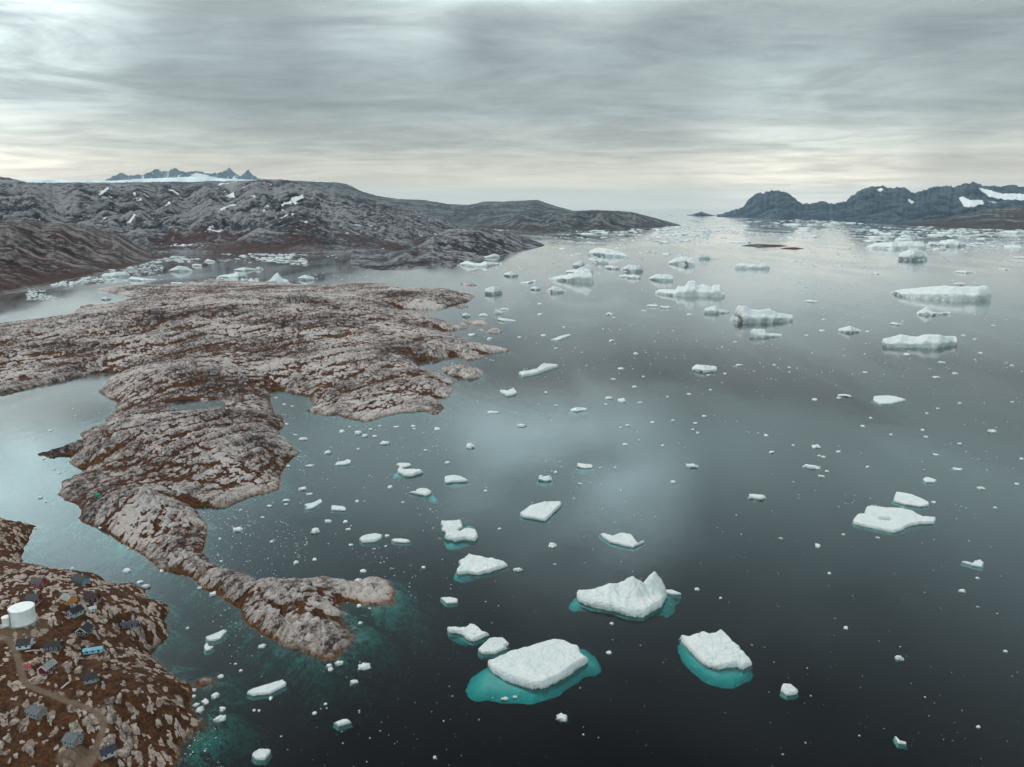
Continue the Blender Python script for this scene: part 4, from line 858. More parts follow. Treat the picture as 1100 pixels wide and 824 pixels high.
def zone(u, v):
    if v > 590 and u < 192: return ('small ice chunk stranded along the village shoreline weed', 'ice stranded along the village shore')
    if v > 715 and u < 245: return ('small ice chunk among the half drowned rocks off the village point', 'ice among the rocks off the village point')
    if v > 655 and u < 300: return ('small ice chunk in the dark channel between village and spit', 'ice in the channel by the village')
    if v > 700 and u < 480: return ('small ice chunk on black water below the tip of the spit', 'ice below the tip of the spit')
    if 605 < v < 700 and 360 < u < 436: return ('small ice chunk caught on the pale rock shelf of the spit', 'ice on the rock shelf of the spit')
    if v > 555 and u < 260 and v < 660: return ('small ice chunk at the edge of the narrow sound beside the neck of rock', 'ice in the narrow sound')
    if v > 425 and u < 130: return ('small ice crumb on the pale sheltered lagoon', 'ice crumbs on the lagoon')
    if 415 < v <= 480 and 285 < u < 480: return ('small ice chunk in the upper bay under the rounded rock shore', 'ice in the upper bay')
    if 480 < v < 556 and 200 < u < 480: return ('small ice chunk in the middle of the rocky bay', 'ice in the middle of the bay')
    if 556 <= v < 640 and 230 < u < 480: return ('small ice chunk in the lower bay north of the spit', 'ice in the lower bay')
    if v < 300: return ('small pale ice piece in the bright far fjord', 'ice in the far fjord')
    if v < 375 and u < 640: return ('small ice chunk off the dark skerries', 'ice off the skerries')
    if v < 375 and u < 800: return ('small ice chunk in front of the castle and stepped tower bergs', 'ice before the tall bergs')
    if v < 420 and u >= 800: return ('small ice chunk around the loaf and two swell bergs', 'ice around the loaf berg')
    if v < 515 and u >= 800: return ('small ice chunk around the arrowhead floe on grey water', 'ice around the arrowhead floe')
    if v < 530: return ('small ice chunk scattered over the grey mid channel water', 'ice scattered in mid channel')
    if u < 620 and v < 700: return ('small ice chunk near the notched and wedge bergs', 'ice near the notched berg')
    if u < 800: return ('small ice chunk near the pinnacled berg and the largest slab', 'ice near the largest slab')
    return ('small ice chunk on the dark open water east of the bergs', 'ice on the dark open water')

SMALL = """296.5,426.4,4,3 305.6,433.7,4,2 313.8,436,4,2 308,454.6,4,2 317,466.4,5.5,2 325.6,470.6,10,4 367.4,462,6,5 375.6,458,4,2 352,485,9,4.5 333,499.5,13,3 310,500,5,3 325,524,9,4.5 332.5,530,8,3 307.4,536.8,9,3 307.4,541,5,2 289.6,543,6,3 259,547,4,2 282,555,4,2 352,559,6,4 371,559.6,5,3.5 385,463.5,8,5 392,467,7,4 398,460.5,5,2.5 403,468,5,2.5 413.8,474.6,11,5 408,457,4,2 426,458,7,2 444,457,6,2.5 445,460,4,2 469.7,459.6,7,3.5 505,477,9,8 530,442,14,3 560,456,12,4 480.6,496,6,3.5 457.5,483,4,2.5 419,522,6,4 385,481.5,3.5,2 433,539,4,2 383.7,537.5,4.5,3 521.6,526.5,4,3 353.7,559,5.5,3.5 374,567.5,6.5,3 338.7,568,11,8 292,581,5,3 536.6,567.5,4.5,2.5 318,603,6,4 338,600,5,3.5 377,584.5,5,3 416,574.5,5.5,3 390,612,7,4.5 385,622,8.5,5 372,625,4.5,2.5 388,626.4,4,3 385.5,649.6,5.5,4 387,668.5,5,3 455,608.5,4.5,3.5 397,653,3.5,2 414.5,586,4,2 364.5,711,10,6 353.6,714,7,4 355,717.6,6,4.5 392,714,14.5,8 380.5,731.5,10,5 349.6,755.5,4,3 338,765,5.5,4 351,761,2.5,4 291,748.7,4.5,4 302,791,3,3 386,763.6,3,3 467,812.4,3.5,3 136.3,611.4,9,6 122,631,5,6 149,624.5,4,3.5 156.7,629,11,5 148.5,638,8,5 177,657,5,4.5 177.6,681.5,5.5,4 201.5,674,4,2.5 281.7,693,9,5 253,712.8,4,2 258.6,719.6,5,3 237.4,725.5,8,5 231.4,745.4,9,6.5 208,740,6,5 208,746.7,5,4.5 220.5,751,8,9 215,760,9,8 211,756,8,4.5 239,760,8,6 237,770.6,15,8 186.6,743,3.5,4.5 199,783,6.5,3 187,797,5,6 180,820.6,11,6 273,762,3.5,3 278.4,762.5,3.5,3 77.8,609.5,4,3.5 75.3,613.3,5,3 53,613,3.5,4 57,615,3,2.5 62,616.3,3.5,2.5 65.5,614,4,3 26,607,4.5,3 23,610,4,3 38,566.4,4,3.5 31.4,568.5,4,2.5 51,581.3,3,2 107.5,566,3.5,2.5 123,630,4.5,4 114.6,639,6,4 152,624,5,3.5 157,641,3,5 173.7,612,4,3.5 138,588.6,3.5,2 229,636.5,8,5 214.7,631,5,2.5 236.5,578,3.5,3 237.4,602,4,2.5 255.6,567.3,11,6 54,461.5,4,3 47,492,4,3 63.7,507,4,2.5 58,503.7,4,1.5 43.7,533.7,5,3 49,538,4,3 657,365,6,3 683,379,5,3 667,395,7,2.5 658.7,406.6,6,1.5 691,404,3.5,2 681.5,414.7,6,2 654,426.8,9,3.5 668,428.7,9,4 687.6,432,6,2 651,433.6,5,2 717,425.8,4,2 740.4,422.6,5,2 763,418.4,4,2 723,451,5,2.5 701,453,5,2.5 674,456.5,6.5,2 667,458.7,4,2 757,446.4,6,2 747,454,5,2.5 744.6,460.6,5,2.5 749.7,464,4.5,3 671.7,476.6,7,2.5 687,472.4,3.5,2 712,478,3.5,2 743,499.4,15,5 723,516.4,7,4 661,501.6,4,2 645,502,3.5,2 597,506.5,3.5,2.5 623,519,5,2 586.5,420.6,3.5,2 597,435,3.5,2 794,391.4,8,2 823,467,5,2.5 813,532.5,19,6.5 829,484.7,5,3 597,373.5,5,2 761,402.5,4,2 1012,388.5,8,2 1005.5,404.4,9,2.5 1026,400.5,6,2 929.4,399.3,6,1.5 1053,378.4,5,2 1087,392,4.5,2 908,424,17.5,3.5 901,426.8,4.5,2 875,428.2,7,3 935.5,448.4,4,2 927,457,5,2.5 957,466,3.5,3 990.8,461,5,2.5 994.5,468.7,4.5,2 995.7,443.5,4,2 1007.5,438.5,3.5,2 1031,432.4,4,2 1087.7,431.2,4,2 1065.6,462,9,4.5 1031,476,5,2.5 1005.5,487.6,6.5,2 876.6,478.3,10,5 880,489,4,2 884.5,490,5,2 900.7,484.4,5,3 872,500.6,20,4.5 888.4,505.6,4.5,2.5 882.3,511,8,2.5 932,501,4,2.5 852,477.8,3.5,2 1028.8,503,12,3.5 1054,523.2,9,3.5 1092.6,518.8,5,2.5 1097.5,492,4,2.5 1069.3,544.6,5,2 1003,538.7,5,2.5 838.6,577.6,5,1.5 906,573.5,4,2 943,577,5,2 878,584.7,7,6 891,615,4,3 1050,620.2,4.5,2.5 1033.4,633.7,7,4 908.5,673,4.5,4 966,705.7,9.5,6 1080,698.7,4.5,3 1051,779.7,4.5,4 749,632,6,4 774,641.3,3.5,3 654,699.7,6,4 657,669,4.5,3 593.5,583.5,9,8 556,611,11,5 596,605.4,4,1.5 604,768,13,9 542.5,749.6,9,4.5 553,748,5,3 580,325.6,5.5,2 580,337,5.5,2.2 558,361.6,4,2 584,359.4,6,2.5 606,350.7,4,2 507,359,9,4 526,363,6.5,4 654.5,336.4,9,3.5 659.4,340.8,4,2 692,333.4,6.5,1.5 740.4,337,6,2 885,342.5,5,2 883,354.3,7,2.5 866.4,359.7,4.5,2 848,394,4,2 832,391.5,4,2 779,400.7,4,2 790,366.7,4.5,2 1035,359.6,5.5,2 974,379.6,6.5,2.5 1047,363.7,4,2 932,355.7,4,2 1067,349,4,1.5 1079,288.7,9,3 940.5,293.4,8,2.5 928,286.3,4,2 871,324,4,2"""
rows = [tuple(map(float, r.split(','))) for r in SMALL.split()]
crumbs_extra = [r for r in rows if r[2] < 3.5]
SPECIAL = {(325.6, 470.6): 'slim two pointed ice chunk in the upper bay, close to the bluff', (333, 499.5): 'dumbbell shaped ice chunk in the bay off the bluff', (413.8, 474.6): 'largest loose chunk of the upper bay, arched and pointed',
 (505, 477): 'tooth like little ice chunk, upright in the outer bay', (530, 442): 'thin floating ice splinter off the rounded shore', (560, 456): 'flat ice splinter east of the tooth like chunk', (338.7, 568): 'round white ice ball in the lower bay',
 (392, 714): 'upper brick of ice on the green shallows below the spit', (380.5, 731.5): 'lower brick of ice on the green shallows below the spit', (364.5, 711): 'ice pebble resting at the very tip of the spit', (136.3, 611.4): 'lone oval ice chunk in the sound, biggest beside the village',
 (156.7, 629): 'wide ice scrap on the weedy village point', (237, 770.6): 'largest loose piece among the drowned rocks, blue rimmed', (220.5, 751): 'upper lobe of a three lobed ice cluster off the village', (215, 760): 'lower lobe of a three lobed ice cluster off the village', (180, 820.6): 'ice chunk at the lower edge beside the village rocks',
 (743, 499.4): 'smooth lozenge of ice in mid channel', (813, 532.5): 'thin pointed ice sliver right of the mid channel lozenge', (908, 424): 'long thin ice strip near the arrowhead floe', (872, 500.6): 'longest thin ice strip on the grey right water', (876.6, 478.3): 'nut shaped ice chunk above the longest thin strip',
 (1028.8, 503): 'slim ice strip right of the rounded floe', (593.5, 583.5): 'ice ball with a small tail right of the notched berg', (556, 611): 'small lens of ice at the nose of the wedge berg', (604, 768): 'ice lump below the largest slab on black water', (542.5, 749.6): 'larger of two ice knobs afloat over the turquoise foot',
 (553, 748): 'smaller of two ice knobs afloat over the turquoise foot', (966, 705.7): 'ice nugget alone in dark water right of the egg shaped berg', (878, 584.7): 'triangular ice crumb left of the broad melt pool floe', (1033.4, 633.7): 'ice nugget below the fish shaped scrap', (255.6, 567.3): 'flat ice chunk just off the rocky neck'}
def place_chunk(u, v, w, h, label, group):
    P_, F_, (x, y) = chunk_geo(u, v, w, h, 3 if w >= 8 else 2)
    tag(link_mesh('ice_chunk', P_, F_, M['ice'], loc=(x, y, 0.0), smooth=True), label, 'ice chunk', group)
for u, v, w_, h_ in rows:
    if w_ < 3.5: continue
    lab, grp = zone(u, v)
    sp = SPECIAL.get((u, v))
    place_chunk(u, v, w_, h_, sp or lab, None if sp else grp)

# ---------------------------------------------------------------- the far fjord: floes of the loose pack, and brash too small and too many to count
FAR = [(930, 1100, 246, 268, 34, 8, 26, 'pale ice floe of the pack under the mountains', 'floes of the pack under the mountains'),
       (590, 735, 246, 256, 16, 6, 18, 'pale ice floe along the foot of the low dark headland', 'floes along the low dark headland'),
       (660, 765, 254, 276, 14, 5, 16, 'ice floe in the rosy water off the low dark headland', 'floes in the rosy water'),
       (780, 930, 238, 262, 16, 6, 24, 'flat ice floe in the far fjord left of the mountains', 'flat floes in the far fjord'),
       (500, 585, 240, 247, 10, 5, 16, 'ice floe in the strait behind the dark headland', 'floes in the strait'),
       (580, 700, 258, 300, 8, 4, 10, 'little ice floe around the humped and stepped tower bergs', 'floes around the humped berg')]
for u0, u1, v0, v1, k, wa, wb, lab, grp in FAR:
    for _ in range(k):
        u = random.uniform(u0, u1); v = v0 + (v1 - v0) * random.random() ** 1.2; w_ = wa + (wb - wa) * random.random() ** 2
        x, y, _t = at(u, v)
        h_ = max(1.1, min(w_ * random.uniform(.14, .3), 5))
        P_, F_, (x, y) = chunk_geo(u, v, w_, h_, 2)
        tag(link_mesh('ice_floe', P_, F_, M['ice'], loc=(x, y, 0.0)), lab, 'ice floe', grp)

brV, brF = [], []; nb = 0
V1, F1_ = ICO[1]
def crumb(x, y, w_, z_, dp=None):
    global nb
    a = random.uniform(0, 6.28); s_ = np.array([w_ / 2 * random.uniform(.7, 1.2), (dp or w_) / 2 * random.uniform(.6, 1.1), z_])
    P_ = V1 * (1 + 0.3 * np.random.RandomState(random.randint(0, 1 << 30)).uniform(-1, 1, (len(V1), 1))) * s_
    if dp is None: P_ = np.stack([P_[:, 0] * math.cos(a) - P_[:, 1] * math.sin(a), P_[:, 0] * math.sin(a) + P_[:, 1] * math.cos(a), P_[:, 2]], -1)
    brV.append(P_ + (x, y, 0)); brF.append(F1_ + nb); nb += len(V1)
HEAD = [(0, 316), (40, 308), (75, 301), (110, 293), (150, 284.5), (165, 280), (190, 272.5), (376, 272), (384, 288), (408, 291), (436, 290.6), (466, 286.5), (479, 282.5), (498, 281), (539, 275.6), (560, 271), (579, 266), (585, 263)]
def clear(x, y):
    u, v = project(x, y, 0.0)
    if u < 585 and v < float(np.interp(u, [p[0] for p in HEAD], [p[1] for p in HEAD])) + .4 and not (u > 500 and v < 247.5): return False
    return not (in_grid(x, y) and ground_h(x, y) > -0.15)
def scatter(u0, u1, v0, v1, k, wa, wb, pw=2.5, clump=0.0, seed=0):
    cs = (28 if v0 > 400 else (90 if v0 >= 300 else 320))
    c = 0; tries = 0
    while c < k and tries < k * 12:
        tries += 1
        u = random.uniform(u0, u1); v = random.uniform(v0, v1)
        x, y, t = at(u, v)
        if clump and fbm(np.array([(x * .8 + y * .6) / cs]), np.array([(y * .8 - x * .6) / (cs * 3.5)]), 3, seed)[0] < 0.15 + clump * random.uniform(-.5, .6): continue
        if not clear(x, y): continue
        wpx = wa + (wb - wa) * random.random() ** pw; wm = wpx * t / FPX
        crumb(x, y, wm, wm * (random.uniform(.12, .3) if v > 300 else random.uniform(.05, .13))); c += 1
for u, v, w_, h_ in crumbs_extra:
    x, y, t = at(u, v); crumb(x, y, w_ * t / FPX, .3 * h_ * t / FPX)
scatter(230, 480, 415, 640, 620, .5, 2.6, 4, .5, 1)         # bay
scatter(210, 330, 440, 620, 380, .5, 2.4, 4, .5, 2)
scatter(0, 130, 430, 600, 60, .5, 1.8, 3)
scatter(100, 300, 580, 824, 160, .6, 2.6, 3, .2, 3)
scatter(280, 500, 620, 824, 130, .6, 2.6, 4)
scatter(480, 1100, 540, 824, 240, .6, 2.6, 5)
scatter(480, 1100, 380, 560, 560, .5, 2.6, 4, .15, 4)
scatter(460, 1100, 300, 400, 800, .5, 3.0, 3.5, .2, 5)
scatter(500, 1100, 255, 310, 700, .6, 4, 3, .3, 6)
scatter(900, 1130, 243, 272, 1000, .8, 7, 3, .35, 7)
scatter(560, 760, 243, 262, 800, 1, 8, 2.5, .3, 8)
scatter(560, 1100, 250, 290, 900, .7, 6, 3.0, .35, 21)
scatter(700, 1100, 235, 256, 1100, 1, 9, 2.5, .3, 9)
scatter(490, 580, 241, 248, 160, 1, 8, 2.0, .1, 10)
scatter(20, 330, 272, 307, 900, .8, 9, 2.8, .25, 11)
scatter(30, 175, 282, 322, 380, .8, 5, 2, .1, 12)
scatter(330, 560, 268, 300, 160, .6, 4, 3, .1, 13)
scatter(630, 790, 228, 238, 140, 1, 5, 2, .2, 14)
tag(link_mesh('brash_ice', np.concatenate(brV), np.concatenate(brF), M['ice']), kind='stuff')
# ================================================================ the village: houses, tanks, walkways
def boxes(bs, ang=0):
    V, F = [], []
    for (x0, x1, y0, y1, z0, z1) in bs:
        k = len(V)
        V += [(x0, y0, z0), (x1, y0, z0), (x1, y1, z0), (x0, y1, z0), (x0, y0, z1), (x1, y0, z1), (x1, y1, z1), (x0, y1, z1)]
        F += [[k + i for i in f] for f in ([3, 2, 1, 0], [4, 5, 6, 7], [0, 1, 5, 4], [1, 2, 6, 5], [2, 3, 7, 6], [3, 0, 4, 7])]
    return V, F
def bevel(o, w_=0.03):
    bm = bmesh.new(); bm.from_mesh(o.data); bmesh.ops.bevel(bm, geom=bm.edges[:], offset=w_, segments=1, affect='EDGES'); bm.to_mesh(o.data); bm.free(); return o
VM = {}
def vm(col, rough=0.7):
    k = tuple(col)
    if k not in VM: VM[k] = plain('paint_%02d' % len(VM), col, rough, 0.30, 1.3)
    return VM[k]
GLASS = plain('window_glass', (0.03, 0.045, 0.055), 0.15, 0.1)
WHITE = plain('white_paint', (0.75, 0.76, 0.75), 0.6, 0.08)
CONC = plain('concrete', (0.30, 0.29, 0.28), 0.9, 0.2)
PADS = {}
def house(name, cat, label, u, v, yaw, L, Wd, hw, hr, wall, roof, gable=None, chim=True, nwin=2, group='painted houses of the small village', trim=True):
    x, y, z, t = PADS[(u, v)]
    r = empty(name, (x, y, z - 0.05), R(yaw)); tag(r, label, cat, group)
    l, w_ = L / 2, Wd / 2
    V = [(-l, -w_, .3), (l, -w_, .3), (l, w_, .3), (-l, w_, .3), (-l, -w_, hw), (l, -w_, hw), (l, w_, hw), (-l, w_, hw), (-l, 0, hw + hr), (l, 0, hw + hr)]
    F = [[3, 2, 1, 0], [0, 1, 5, 4], [2, 3, 7, 6], [1, 2, 6, 9, 5], [3, 0, 4, 8, 7], [4, 5, 9, 8], [6, 7, 8, 9]]
    link_mesh('wall', V, F, vm(wall), parent=r, smooth=False)
    link_mesh('foundation', *boxes([(-l + .05, l - .05, -w_ + .05, w_ - .05, -2.2, .3)]), CONC, parent=r, smooth=False)
    if gable:
        for s in (1, -1):
            e = l + .02
            q = [(s * e, -w_ + .05, .35), (s * e, w_ - .05, .35), (s * e, w_ - .05, hw), (s * e, 0, hw + hr - .05), (s * e, -w_ + .05, hw)]
            q2 = [(s * (e - .015), p[1], p[2]) for p in q]
            link_mesh('gable_boarding', q + q2, [[0, 1, 2, 3, 4], [9, 8, 7, 6, 5]] + [[i, (i + 1) % 5, 5 + (i + 1) % 5, 5 + i] for i in range(5)], vm(gable), parent=r, smooth=False)
    o_ = 0.35; th = 0.16; sl = hr / w_
    RV, RF = [], []
    for s in (1, -1):
        k = len(RV)
        ye, ze = s * (w_ + o_), hw - o_ * sl
        for dz in (0.03, th):
            RV += [(-l - .3, ye, ze + dz), (l + .3, ye, ze + dz), (l + .3, s * 0.0, hw + hr + dz), (-l - .3, s * 0.0, hw + hr + dz)]
        RF += [[k + i for i in f] for f in ([0, 1, 2, 3], [7, 6, 5, 4], [0, 4, 5, 1], [1, 5, 6, 2], [3, 7, 4, 0])]
    ro = link_mesh('roof', RV, RF, vm(roof, 0.8), parent=r, smooth=False)
    if chim: link_mesh('chimney', *boxes([(l * .3 - .28, l * .3 + .28, .2, .76, hw + hr * .4, hw + hr + .75), (l * .3 - .34, l * .3 + .34, .14, .82, hw + hr + .75, hw + hr + .87)]), CONC, parent=ro, smooth=False)
    if trim:
        for s in (1, -1):
            e = s * (l + .31)
            TV, TF = [], []
            for q in (1, -1):
                k = len(TV); ye, ze = q * (w_ + o_ + .01), hw - o_ * sl
                TV += [(e, ye, ze - .12), (e, ye, ze + .17), (e, 0, hw + hr + .19), (e, 0, hw + hr - .12)]
                TV += [(e + s * .05, a, b) for (_, a, b) in TV[k:k + 4]]
                TF += [[k + i for i in f] for f in ([0, 1, 2, 3], [7, 6, 5, 4], [0, 4, 5, 1], [1, 5, 6, 2], [2, 6, 7, 3], [3, 7, 4, 0])]
            link_mesh('barge_board', TV, TF, WHITE, parent=r, smooth=False)
    def window(px, py, zc, ax, ww=.9, hh=1.0):
        if ax == 'y':
            s = 1 if py > 0 else -1
            f_ = [(px - ww / 2 - .1, px + ww / 2 + .1, *sorted((py + s * .02, py + s * .07)), zc - hh / 2 - .1, zc + hh / 2 + .1)]
            g_ = [(px - ww / 2, px + ww / 2, *sorted((py + s * .05, py + s * .085)), zc - hh / 2, zc + hh / 2)]
        else:
            s = 1 if px > 0 else -1
            f_ = [(*sorted((px + s * .03, px + s * .08)), py - ww / 2 - .1, py + ww / 2 + .1, zc - hh / 2 - .1, zc + hh / 2 + .1)]
            g_ = [(*sorted((px + s * .06, px + s * .095)), py - ww / 2, py + ww / 2, zc - hh / 2, zc + hh / 2)]
        fr_ = link_mesh('window', *boxes(f_), WHITE, parent=r, smooth=False)
        link_mesh('pane', *boxes(g_), GLASS, parent=fr_, smooth=False)
    for s in (1, -1):
        for i in range(nwin):
            window(-l + L * (i + .6) / (nwin + .2), s * w_, .3 + (hw - .3) * .55, 'y', min(1.1, L / (nwin + 1) * .6), min(1.1, hw * .36))
        if Wd > 4.2 and s == 1: window(l, 0.9, .3 + (hw - .3) * .55, 'x', 1.0, min(1.1, hw * .36))
        if Wd > 4.2 and s == -1: window(-l, -1.0, .3 + (hw - .3) * .55, 'x', 1.0, min(1.1, hw * .36)); window(-l, 1.0, .3 + (hw - .3) * .55, 'x', 1.0, min(1.1, hw * .36))
    d = link_mesh('door', *boxes([(l + .03, l + .09, -1.25, -.35, .32, min(2.35, hw - .1))] if Wd > 3 else [(l * .5, l * .5 + .8, -w_ - .07, -w_ - .02, .32, min(2.2, hw - .1))]), vm((0.30, 0.22, 0.16)), parent=r, smooth=False)
    return r
HOUSES = [
 ('house', 'house', 'orange house with a light grey roof in the middle of the village', 74, 647, -28, 7.2, 5.4, 3.0, 1.7, (0.52, 0.19, 0.025), (0.24, 0.24, 0.235), None),
 ('house', 'house', 'pale blue gabled house with a black roof, just below the orange house', 81.5, 661, 62, 6.4, 5.6, 3.0, 2.0, (0.27, 0.35, 0.41), (0.02, 0.018, 0.02), None),
 ('house', 'house', 'crimson house with a slate grey roof near the cove behind the white tank', 42, 629, -12, 6.6, 5.0, 2.9, 1.8, (0.26, 0.02, 0.035), (0.075, 0.07, 0.07), None),
 ('house', 'house', 'long dark roofed house with a teal gable beside the sound', 87, 626, -27, 8.6, 5.4, 2.8, 1.6, (0.045, 0.04, 0.04), (0.045, 0.043, 0.042), (0.05, 0.22, 0.27)),
 ('house', 'house', 'black house with a white edged gable, south of the pale blue house', 91.7, 681, 84, 6.6, 5.8, 2.9, 2.2, (0.018, 0.014, 0.015), (0.03, 0.027, 0.028), None),
 ('shed', 'shed', 'long low navy blue shed near the eastern shore of the village', 140, 674, 12, 9.0, 3.2, 2.4, 0.7, (0.012, 0.03, 0.11), (0.05, 0.05, 0.06), None),
 ('shed', 'shed', 'long bright sky blue shed among pale boulders', 100.5, 701.5, 17, 9.6, 2.8, 2.4, 0.6, (0.20, 0.52, 0.66), (0.16, 0.36, 0.45), None),
 ('house', 'house', 'white fronted house with a dark white edged roof by the dirt track', 27, 695, 14, 7.0, 5.8, 2.8, 1.9, (0.50, 0.60, 0.66), (0.035, 0.03, 0.03), None),
 ('house', 'house', 'black house with pale windows on both sides, below the white tank', 58, 697, 2, 8.6, 5.8, 2.8, 1.6, (0.03, 0.032, 0.036), (0.022, 0.02, 0.02), None),
 ('house', 'house', 'dark red gabled house with a grey roof and white gable edges', 51.6, 721, 80, 7.6, 5.0, 3.0, 2.1, (0.13, 0.008, 0.014), (0.25, 0.25, 0.245), None),
 ('shed', 'shed', 'tiny bright red shed beside the dirt track', 31, 719, 10, 2.9, 2.2, 2.1, 0.7, (0.50, 0.045, 0.035), (0.30, 0.05, 0.04), None),
 ('house', 'house', 'blue grey house with a black roof below the sky blue shed', 98, 732, 24, 6.6, 5.6, 2.8, 2.0, (0.17, 0.22, 0.27), (0.03, 0.028, 0.03), None),
 ('house', 'house', 'long slate grey roofed house inside the bend of the dirt track', 40, 769, -22, 8.8, 6.4, 2.8, 1.8, (0.18, 0.18, 0.18), (0.105, 0.11, 0.12), None),
 ('house', 'house', 'squarish grey house above the pale bare patch at the end of the track', 79, 798, -14, 7.6, 7.4, 2.9, 2.2, (0.20, 0.20, 0.21), (0.11, 0.12, 0.13), None),
 ('house', 'house', 'navy roofed house with an orange gable and pale side wall next to the track', 116, 812, 44, 7.4, 5.4, 3.0, 2.0, (0.42, 0.41, 0.39), (0.035, 0.033, 0.055), (0.50, 0.17, 0.025)),
 ('house', 'house', 'dark red house with a charcoal roof half hidden behind the white tank', 37, 647, -8, 7.0, 5.0, 2.8, 1.8, (0.15, 0.010, 0.016), (0.05, 0.055, 0.06), None),
 ('house', 'house', 'maroon house beside the pale knoll at the edge of the sound', 100, 645, -5, 6.4, 5.0, 2.8, 1.8, (0.06, 0.010, 0.014), (0.04, 0.02, 0.022), None),
 ('shed', 'shed', 'small white shed on the pale rock between orange house and shore', 100, 657, 35, 3.2, 2.4, 2.2, 0.8, (0.62, 0.66, 0.65), (0.45, 0.50, 0.49), None),
]
for hs in HOUSES: PADS[(hs[3], hs[4])] = PAD_AT[(hs[3], hs[4])]
for nm, ct, lab, u, v, yaw, L, Wd, hw, hr, wc_, rc_, gb in HOUSES:
    sm = nm == 'shed'
    sc = PAD_AT[(u, v)][3] / FPX / 0.53
    house(nm, ct, lab, u, v, yaw, L * sc, Wd * sc, hw * max(sc, .72), hr * sc, wc_, rc_, gb, chim=not sm, nwin=1 if L < 4 else (3 if L > 8 else 2), group='painted sheds of the small village' if sm else 'painted houses of the small village', trim=lab.find('white edge') >= 0 or lab.find('white gable') >= 0)

def lathe(prof, n_=48):
    V, F = [], []
    for r_, z_ in prof: V += [(r_ * math.cos(2 * math.pi * i / n_), r_ * math.sin(2 * math.pi * i / n_), z_) for i in range(n_)]
    for k in range(len(prof) - 1):
        F += [[k * n_ + i, k * n_ + (i + 1) % n_, (k + 1) * n_ + (i + 1) % n_, (k + 1) * n_ + i] for i in range(n_)]
    return V, F
TANKW = plain('tank_white', (0.70, 0.71, 0.69), 0.5, 0.10, 0.35)
RUST = plain('rusty_steel', (0.22, 0.11, 0.06), 0.85, 0.4)
def tank(name, label, key, rad, h, ladder):
    x, y, z, t = PAD_AT[key]
    r = empty(name, (x, y, z)); tag(r, label, 'tank')
    link_mesh('wall', *lathe([(rad, -1.5), (rad, 0.1), (rad + .03, .12), (rad + .03, .3), (rad, .32)] + [q for i in range(1, 4) for q in ((rad, h * i / 4 - .04), (rad + .025, h * i / 4 - .03), (rad + .025, h * i / 4 + .03), (rad, h * i / 4 + .04))] + [(rad, h)]), TANKW, parent=r, smooth=False)
    lid = link_mesh('lid', *lathe([(rad + .10, h), (rad + .10, h + .12), (rad, h + .16), (rad * .5, h + .34), (.02, h + .46)]), TANKW, parent=r, smooth=False)
    link_mesh('hatch', *boxes([(-rad * .62, -rad * .62 + .9, -rad * .3, -rad * .3 + .9, h + .1, h + .42)]), WHITE, parent=lid, smooth=False)
    link_mesh('base', *lathe([(rad + .9, -1.6), (rad + .9, .06), (rad + .02, .10)]), CONC, parent=r, smooth=False)
    if ladder:
        a = math.radians(238); bs = []
        V, F = [], []
        for dx in (-.3, .3):
            bx_ = boxes([(dx - .05, dx + .05, -.05, .05, .2, h + .8)]); k = len(V); V += bx_[0]; F += [[i + k for i in f] for f in bx_[1]]
        for i in range(int(h / .4)):
            bx_ = boxes([(-.3, .3, -.03, .03, .4 + i * .4, .46 + i * .4)]); k = len(V); V += bx_[0]; F += [[j + k for j in f] for f in bx_[1]]
        c_, s_ = math.cos(a + math.pi / 2), math.sin(a + math.pi / 2)
        V = [(vx * c_ - vy * s_ + (rad + .18) * math.cos(a), vx * s_ + vy * c_ + (rad + .18) * math.sin(a), vz) for vx, vy, vz in V]
        link_mesh('ladder', V, F, RUST, parent=r, smooth=False)
tank('storage_tank', 'big round white storage tank on the brown slope', (25, 668), 12.2 * PAD_AT[(25, 668)][3] / FPX, 16.5 * PAD_AT[(25, 668)][3] / FPX, True)
tank('storage_tank', 'little white tank standing against the big white storage tank', (7.5, 670), 4.2 * PAD_AT[(25, 668)][3] / FPX, 9 * PAD_AT[(25, 668)][3] / FPX, False)

# green hut on the peninsula
x, y, z, t = PAD_AT[(105, 534)]
r = empty('hut', (x, y, z), R(30)); tag(r, 'small green ridge roofed hut alone on the grey rock across the sound', 'hut')
link_mesh('wall', *boxes([(-1.3, 1.3, -1.1, 1.1, -1, 1.7)]), vm((0.0, 0.22, 0.13)), parent=r, smooth=False)
link_mesh('roof', [(-1.5, -1.3, 1.6), (1.5, -1.3, 1.6), (1.5, 0, 2.6), (-1.5, 0, 2.6), (1.5, 1.3, 1.6), (-1.5, 1.3, 1.6), (-1.5, -1.3, 1.5), (1.5, -1.3, 1.5), (1.5, 1.3, 1.5), (-1.5, 1.3, 1.5)], [[0, 1, 2, 3], [3, 2, 4, 5], [6, 7, 1, 0], [8, 9, 5, 4], [7, 8, 4, 2, 1], [9, 6, 0, 3, 5], [9, 8, 7, 6]], vm((0.0, 0.28, 0.16)), parent=r, smooth=False)
link_mesh('door', *boxes([(1.31, 1.36, -.4, .4, 0, 1.5)]), WHITE, parent=r, smooth=False)

